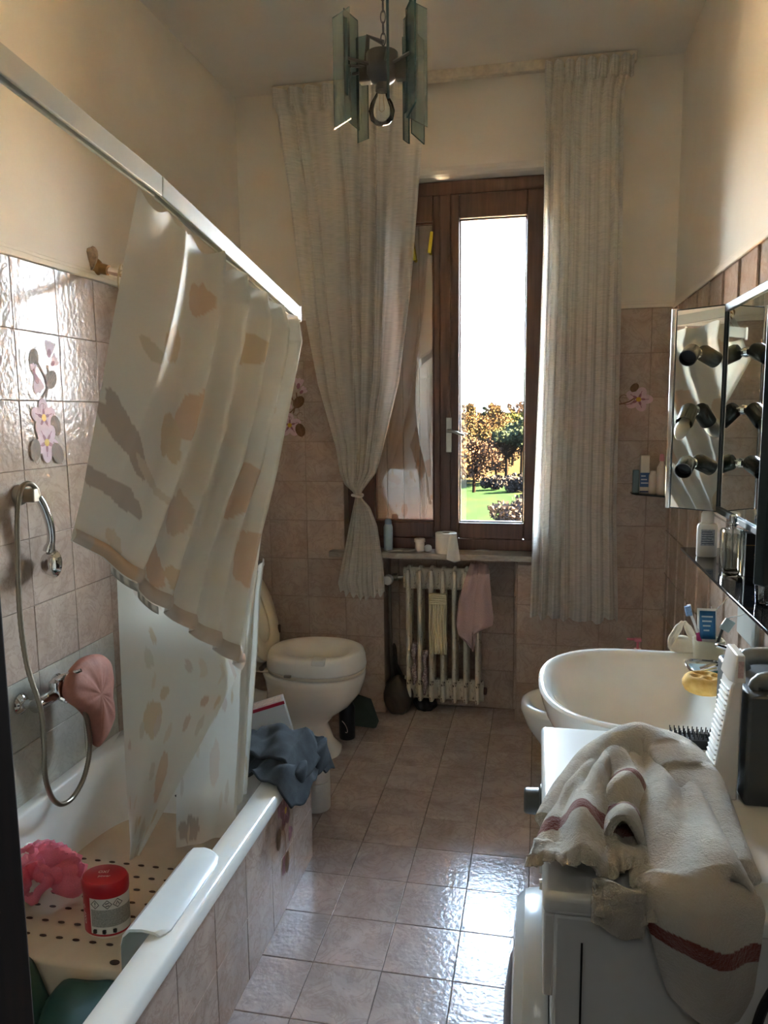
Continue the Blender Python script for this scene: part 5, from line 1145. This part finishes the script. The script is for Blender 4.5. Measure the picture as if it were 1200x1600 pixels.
def wing(h, e, name, lamps):
    h, e = Vector((*h, 0)), Vector((*e, 0)); d = (e-h).normalized(); n_ = Vector((d.y, -d.x, 0))
    if n_.x > 0: n_ = -n_
    def P(a, z, o): return h+d*a+n_*o+Vector((0, 0, z))
    L_ = (e-h).length
    def slab(a0, a1, z0, z1, o0, o1, mt, nm, par, **k):
        m = Mesh(); vs = [P(a, z, o) for o in (o0, o1) for (a, z) in ((a0, z0), (a1, z0), (a1, z1), (a0, z1))]
        m.add(vs, [(0, 3, 2, 1), (4, 5, 6, 7), (0, 1, 5, 4), (1, 2, 6, 5), (2, 3, 7, 6), (3, 0, 4, 7)]); return m.obj(nm, mt, par, **k)
    w_ = slab(0, L_, CZa, CZb, -.012, 0, FRM, name, mc, bevel=.002)
    slab(.003, L_-.014, CZa+.004, CZb-.004, 0, .003, MIRROR, 'side_mirror', w_, smooth=False)
    slab(L_-.010, L_+.006, CZa-.002, CZb+.004, -.018, .004, CHROME if lamps else FRM, 'chrome_edge', w_, bevel=.003)
    if lamps:
        for k, z in enumerate((1.715, 1.545, 1.385)):
            b = P(L_*.50, z, .003); dr = Vector((-.34, -.82, -.36) if k != 1 else (-.34, -.60, -.66)).normalized()
            Mesh().lathe([(.016, 0), (.014, .010), (.008, .014), (.008, .022)], b, n_, 18).obj('lamp_base', CHROME, w_)
            s = b+n_*.030+Vector((0, 0, .004)); mm = Mesh().lathe([(.0, -.006), (.020, -.005), (.0250, .004), (.0250, .060), (.0228, .060), (.0228, .022), (.0, .020)], s, dr, 28, caps=(False, False))
            mm.obj('lamp_tube', mat('smoky_chrome', (84, 84, 80), .22, .8, var=.02), w_)
            if k == 1: Mesh().lathe([(.012, .040), (.015, .060), (.0205, .074), (.0205, .090), (.015, .110), (.007, .124), (.0, .128)], s, dr, 22).obj('candle_bulb', mat('opal_bulb_glass', (232, 228, 214), .15, var=.01), w_)
            else: Mesh().lathe([(.0226, .034), (.0, .0342)], s, dr, 20, caps=(False, False)).obj('empty_socket', BLACK, w_)
wing((CX0, CYb), (.402, 2.512), 'far_wing', True)
wing((CX0, CYa), (.385, 1.425), 'near_wing', False)

# ---------------- black glass shelf and the things on it ----------------
shf = thing('glass_shelf', 'black glass shelf below the mirror cabinet on the right wall', 'shelf', (.52, 1.9, 1.112))
SZ = 1.112
m = Mesh(); m.poly([(XR-.001, 1.30, SZ-.009), (.45, 1.30, SZ-.009), (.45, 2.525, SZ-.009), (XR-.001, 2.525, SZ-.009)], (0, 0, .009)); m.obj('shelf_plate', mat('black_glass', (20, 20, 22), .06), shf, bevel=.002)
for y in (1.5, 2.35): Mesh().box((.50, y-.006, SZ-.028), (XR-.001, y+.006, SZ-.009)).obj('bracket', CHROME, shf, bevel=.002)
lo = thing('lotion_bottle', 'white lotion bottle with a round cap on the far part of the dark shelf', 'bottle', (.497, 2.375, SZ))
LP = (.497, 2.375)
m = Mesh(); m.rings([superellipse(*LP, SZ+z, a, a*.72, 2.6, 32) for z, a in ((0, .026), (.004, .0285), (.088, .0285), (.098, .025), (.102, .018))]); m.obj('bottle_body', PLASTIC, lo)
Mesh().lathe([(.018, .102), (.0185, .104), (.0185, .128), (.014, .135), (.0, .137)], (*LP, SZ), n=26).obj('cap', PLASTIC, lo)
Mesh().box((LP[0]-.021, LP[1]-.0212, SZ+.035), (LP[0]+.017, LP[1]-.0196, SZ+.083)).obj('printed_label', mat('bluish_fine_print', (170, 178, 190), .5, var=.3, scale=220), lo, smooth=False)
for k in range(6): Mesh().box((LP[0]-.019, LP[1]-.0218, SZ+.040+.007*k), (LP[0]+.015-.003*(k % 3), LP[1]-.0212, SZ+.0425+.007*k)).obj('printed_line', mat('slate_ink', (90, 100, 120), .5), lo, smooth=False)
pf = thing('perfume_bottle', 'tall clear square perfume bottle on the dark shelf', 'bottle', (.502, 2.10, SZ))
PX, PY = .502, 2.10
CLR = pane_mat('clear_glass', (.86, .87, .84), .10)
def sq(z, a): return superellipse(PX, PY, SZ+z, a, a, 8, 28)
m = Mesh().rings([sq(.001, .024), sq(.004, .026), sq(.118, .0265), sq(.124, .024), sq(.127, .010)]); m.obj('glass_body', CLR, pf, ang=50)
m = Mesh().rings([sq(.014, .016), sq(.016, .018), (sq(.110, .018)), sq(.112, .012)]); m.obj('liquid', pane_mat('pale_liquid', (.80, .80, .74), .05), pf, ang=50)
Mesh().lathe([(.009, .127), (.009, .134), (.013, .136), (.013, .140), (.009, .142), (.010, .146), (.010, .160), (.006, .163)], (PX, PY, SZ), n=20).obj('sprayer', CHROME, pf)
Mesh().tube([(PX, PY, SZ+.125), (PX+.002, PY, SZ+.02)], .0014, 6).obj('dip_tube', PLASTIC, pf)
# dark perfume carton behind, reading 50
pb = thing('perfume_carton', 'small black carton printed 50 behind the clear perfume bottle', 'box', (.555, 2.12, SZ))
Mesh().box((.534, 2.09, SZ), (.584, 2.13, SZ+.115)).obj('carton_body', BLACK, pb, bevel=.001)
Mesh().box((.533, 2.0893, SZ+.083), (.585, 2.09, SZ+.085)).obj('gold_line', BRASS, pb, smooth=False)
txt_mesh('50', .018, (.562, 2.0892, SZ+.055), (R(90), 0, 0), BRASS, pb)
gj = thing('drinking_glass', 'short clear drinking glass on the dark shelf nearest the folded-out near mirror', 'glass', (.50, 1.76, SZ))
def tumbler(nm, x, y, r_, h_, par):
    Mesh().rings([[(x+rr*math.cos(a), y+rr*math.sin(a), SZ+z) for a in [2*math.pi*q/32 for q in range(32)]] for rr, z in ((r_*.8, .001), (r_*.85, .003), (r_, h_), (r_-.002, h_), (r_*.8, .006))]).obj(nm, CLR, par, ang=60)
    Mesh().tube([(x+(r_-.001)*math.cos(a), y+(r_-.001)*math.sin(a), SZ+h_) for a in [2*math.pi*q/32 for q in range(32)]], .0012, 6, closed=True).obj('rim', CHROME, par)
tumbler('glass_body', .505, 1.80, .024, .062, gj)
gk = thing('candle_glass', 'small glass at the right edge of the photograph on the dark shelf', 'glass', (.49, 1.62, SZ)); tumbler('glass_body', .490, 1.625, .018, .022, gk)

# ---------------- corner shelf ----------------
cs = thing('corner_shelf', 'small dark glass corner shelf in the right-hand corner of the window wall', 'shelf', (.5, 3.62, 1.16))
CZS = 1.168
m = Mesh(); pts = [(XR-.001, YB-.001, CZS-.007), (.425, YB-.001, CZS-.007), (.425, 3.64, CZS-.007)] + [(lerp(.44, .56, t), lerp(3.60, 3.50, t), CZS-.007) for t in (0, .5, 1)] + [(XR-.001, 3.50, CZS-.007)]
m.poly(pts, (0, 0, .007)); m.obj('shelf_plate', mat('smoky_glass_shelf', (60, 66, 64), .08), cs, bevel=.001)
def crn(nm, x, y, w, d_, h_, rgb, lb, cat, extra=None):
    r_ = thing(nm, lb, cat, (x, y, CZS))
    Mesh().box((x-w/2, y-d_/2, CZS), (x+w/2, y+d_/2, CZS+h_)).obj('body', mat(nm+'_board', rgb, .5, var=.03), r_, bevel=.003); return r_
t1 = crn('tall_box', .478, 3.625, .040, .03, .175, (214, 206, 190), 'tall cream box with a blue lettered panel on the corner shelf', 'box')
Mesh().box((.457, 3.6092, CZS+.03), (.499, 3.6102, CZS+.095)).obj('blue_panel', mat('blue_panel_print', (58, 92, 142), .5), t1, smooth=False)
for k in range(3): Mesh().box((.462, 3.6086, CZS+.045+.016*k), (.494-.006*k, 3.6092, CZS+.051+.016*k)).obj('printed_line', mat('pale_print_line', (196, 204, 214), .5), t1, smooth=False)
Mesh().box((.457, 3.6092, CZS+.005), (.499, 3.6102, CZS+.012)).obj('blue_band', mat('dark_blue_print', (44, 58, 92), .5), t1, smooth=False)
t2 = crn('toiletry_box', .444, 3.65, .028, .022, .105, (112, 130, 132), 'grey-blue carton at the left end of the corner shelf', 'box')
tk = thing('cream_tub', 'low cream bottle between the tall box and the pink-capped bottle', 'bottle', (.512, 3.60, CZS))
Mesh().lathe([(.016, 0), (.018, .003), (.018, .085), (.013, .095), (.013, .105), (.0, .107)], (.512, 3.60, CZS), n=20).obj('bottle_body', mat('cream_bottle', (216, 204, 188), .4), tk)
tp2 = thing('pink_cap_bottle', 'white bottle with a pink pump cap on the corner shelf', 'bottle', (.545, 3.58, CZS))
Mesh().lathe([(.018, 0), (.020, .004), (.020, .120), (.010, .140), (.008, .150)], (.545, 3.58, CZS), n=22).obj('bottle_body', mat('ivory_bottle', (222, 212, 200), .35), tp2)
Mesh().lathe([(.009, .150), (.011, .152), (.010, .175), (.006, .182)], (.545, 3.58, CZS), n=18).obj('pink_cap', mat('rose_plastic', (216, 150, 156), .4), tp2)
# ---------------- outside: slope, field, trees on the far hillside ----------------
def ground_h(x, y):
    if y < 38: z = -4.5
    elif y < 95: z = -4.5 - .05*(y-38)
    else:
        t = min(1, (y-95)/300); z = -7.35 + 6.2*t*t*(3-2*t)
    z += .055*(x+4)*min(1, max(0, (y-38)/30))*(1 if y < 160 else max(0, 1-(y-160)/120))
    return z + 1.2*noise.noise(Vector((x*.03, y*.03, 0)))*min(1, max(0, (y-38)/60)) + (2.5*noise.noise(Vector((x*.01, y*.01, 3))) if y > 200 else 0)
def terr(u, v):
    y = 4.4 + 900*(v**2.2); x = lerp(-1, 1, u)*(60 + y*.9); return (x, y, ground_h(x, y))
t_ = NT('grass_and_bounce_ground'); v_ = t_.coord('Position', (1, .35, 1))
g1 = t_.ramp(t_.noise(v_, .35, 5, .6, .5), [(.32, lin((1.5, 4.2, 2.1))), (.52, lin((2.0, 4.9, 2.6))), (.72, lin((3.2, 4.2, 2.4)))])
g2 = t_.ramp(t_.noise(v_, .05, 4), [(.35, lin((5.6, 4.4, 3.0))), (.65, lin((4.6, 4.6, 2.6)))])
sp_ = t_.new('SeparateXYZ'); t_.link(t_.new('NewGeometry').outputs['Position'], sp_.inputs[0])
mr = t_.new('MapRange'); mr.inputs[1].default_value = 85; mr.inputs[2].default_value = 110; t_.link(sp_.outputs['Y'], mr.inputs[0])
mr2 = t_.new('MapRange'); mr2.inputs[1].default_value = 38; mr2.inputs[2].default_value = 36; t_.link(sp_.outputs['Y'], mr2.inputs[0])
c1 = t_.mix(g1, g2, mr.outputs[0]); c2 = t_.mix(c1, t_.ramp(t_.noise(v_, 2, 4), [(.3, lin((232, 196, 144))), (.7, lin((244, 212, 164)))]), mr2.outputs[0])  # unseen near ground, made pale and warm to bounce sunlight up into the room
t_.set(color=c2, rough=1.0, spec=0.0)
hill = Mesh().grid(terr, 60, 110).obj('hillside', t_.m, org=(0, 4.4, -5)); hill['kind'] = 'structure'

def crown(name, kind, n, seed):
    rnd = random.Random(seed); m = Mesh()
    blobs = []
    if kind == 'cypress': blobs = [(Vector((0, 0, 2.0+k*.9)), .75-.07*k, .9) for k in range(8)]
    elif kind == 'pine':
        blobs = [(Vector((rnd.uniform(-2.2, 2.2), rnd.uniform(-2, 2), 5.2+rnd.uniform(-.5, .7))), rnd.uniform(1.0, 1.7), .55) for k in range(9)]
    elif kind == 'shrub': blobs = [(Vector((rnd.uniform(-1.3, 1.3), rnd.uniform(-1, 1), rnd.uniform(.5, 1.3))), rnd.uniform(.6, .9), .9) for k in range(6)]
    else: blobs = [(Vector((rnd.uniform(-1.8, 1.8), rnd.uniform(-1.6, 1.6), rnd.uniform(2.4, 5.6))), rnd.uniform(.8, 1.5), .9) for k in range(10)]
    s = {'cypress': .2, 'pine': .2, 'shrub': .16, 'bare': .19}[kind]
    for i in range(n):
        c, r_, fl = rnd.choice(blobs); d = Vector((rnd.gauss(0, 1), rnd.gauss(0, 1), rnd.gauss(0, 1))).normalized()*r_*rnd.uniform(.6, 1.0)
        p = c + Vector((d.x, d.y, d.z*fl)); a = Vector((rnd.gauss(0, 1), rnd.gauss(0, 1), rnd.gauss(0, 1))).normalized(); b = a.orthogonal().normalized()
        q = s*rnd.uniform(.6, 1.3); w_ = q*(.5 if kind == 'bare' else .8)
        cc = a.cross(b); m.add([p-b*q, p+cc*w_, p+b*q, p-cc*w_], [(0, 1, 2, 3)])
    t = Mesh()
    if kind in ('bare', 'pine'):
        h_ = 3.0 if kind == 'bare' else 5
        t.tube([(0, 0, -.8), (.06, 0, h_*.5), (0, .1, h_)], [.22, .17, .12], 7)
        for k in range(16):
            bl = blobs[k % len(blobs)][0]; t.tube([(0, .05, h_*rnd.uniform(.5, 1)), bl*.6+Vector((0, 0, 1.1)), bl+Vector((rnd.uniform(-.6, .6), 0, rnd.uniform(0, .9)))], [.09, .06, .03], 5)
    else: t.tube([(0, 0, -.6), (0, 0, 1.6)], [.14, .1], 7)
    return m, t
BARK = mat('tree_bark', (2.5, 2.1, 1.8), .9, spec=0)
def leafm(n, a):
    m_ = mat(n, a, .9, var=.25, scale=.8); m_.node_tree.nodes['Principled BSDF'].inputs['Specular IOR Level'].default_value = 0; return m_
LEAF = {'bare': [leafm('russet_twigs', (11.9, 7.6, 4.2)), leafm('straw_twigs', (12.5, 9.4, 4.8)), leafm('pinkish_twigs', (11.2, 7.8, 6.0))], 'pine': [leafm('pine_needles', (5.0, 7.8, 5.6)), leafm('yellowish_pine_needles', (8.4, 10.1, 3.6))],
        'cypress': [leafm('cypress_needles', (3.4, 5.0, 3.9))], 'shrub': [leafm('grey_twigs', (8.4, 8.4, 9.0))]}
protos = {}
def tree(kind, ci, x, y, sc, label, name='tree', cat='tree', group=None):
    z = ground_h(x, y)-.1; key = (kind, ci)
    root = thing(name, label, cat, (x, y, z), group)
    if key not in protos:
        m, t = crown(name, kind, {'bare': 2600, 'pine': 2600, 'cypress': 1500, 'shrub': 1300}[kind], 11+ci+len(kind))
        for q in (m, t): q.v = [(a+x, b+y, c+z) for a, b, c in q.v]
        f = m.obj('foliage', LEAF[kind][ci], root, smooth=False); tr = t.obj('trunk', BARK, root); protos[key] = (f, tr)
    else:
        for src in protos[key]:
            c = src.copy(); COL.objects.link(c); c.parent = root; c.location = (0, 0, 0)
    root.scale = (sc, sc, sc); root.rotation_euler.z = (x*7+y) % 6.28
GT = 'bare autumn trees on the far slope'
L1 = 'bare rust coloured tree on the slope beyond the window'
for k, (x, y, s) in enumerate(((-7.4, 62, 1.1), (-9.5, 70, 1.25), (-6.3, 76, .95), (-12, 66, 1.3), (-8.6, 84, 1.1), (-5.0, 92, 1.0), (-11, 98, 1.3), (-7.6, 108, 1.3), (-14, 120, 1.5), (-9.5, 130, 1.5),
                               (-4, 122, 1.3), (-16, 90, 1.4), (-6, 150, 1.6), (-12, 165, 1.8), (-1.5, 165, 1.6), (-18, 150, 1.7), (-9, 195, 2.0), (-3, 205, 2.0), (-17, 205, 2.1), (-25, 190, 2.2), (3, 215, 2.1),
                               (-13, 245, 2.4), (-22, 250, 2.5), (-5, 255, 2.5), (3, 262, 2.4), (-30, 240, 2.4), (-17, 290, 2.6), (-9, 300, 2.6), (-1, 310, 2.6), (-27, 300, 2.7), (8, 300, 2.6), (-36, 310, 2.8))):
    tree('bare', k % 3, x, y, min(s, 1.35)*(.92 if y < 130 else 1), L1, group=GT)
for k, (x, y, s) in enumerate(((-3.6, 88, 1.05), (-.6, 92, 1.0), (-2.2, 104, 1.2), (-6.5, 116, 1.0), (1.6, 100, 1.2), (-4.4, 140, 1.3))):
    tree('pine', k % 2, x, y, s, 'green umbrella pine among the russet trees on the slope', 'pine_tree', group='green pines on the slope')
tree('cypress', 0, -10.6, 152, 1.2, 'dark narrow cypress rising above the hill line', 'cypress_tree')
for k, (x, y, s) in enumerate(((-1.2, 41, .8), (-.2, 43, .9), (.9, 42, .8), (-2.2, 74, 1.0), (-4.2, 79, .9), (-.6, 76, 1.0))):
    tree('shrub', 0, x, y, s, 'low greyish shrub at the near right edge of the grass' if y < 50 else 'greyish shrub at the far edge of the grass', 'shrub', 'shrub', group='greyish shrubs on the field')
o = Mesh().tube([(-13.5, 170, -5), (-13.5, 170, 9.5)], [.14, .05], 6).obj('pylon', mat('mast_metal', (120, 120, 120), .5)); tag(o, 'thin mast standing on the horizon beside the cypress', 'mast')
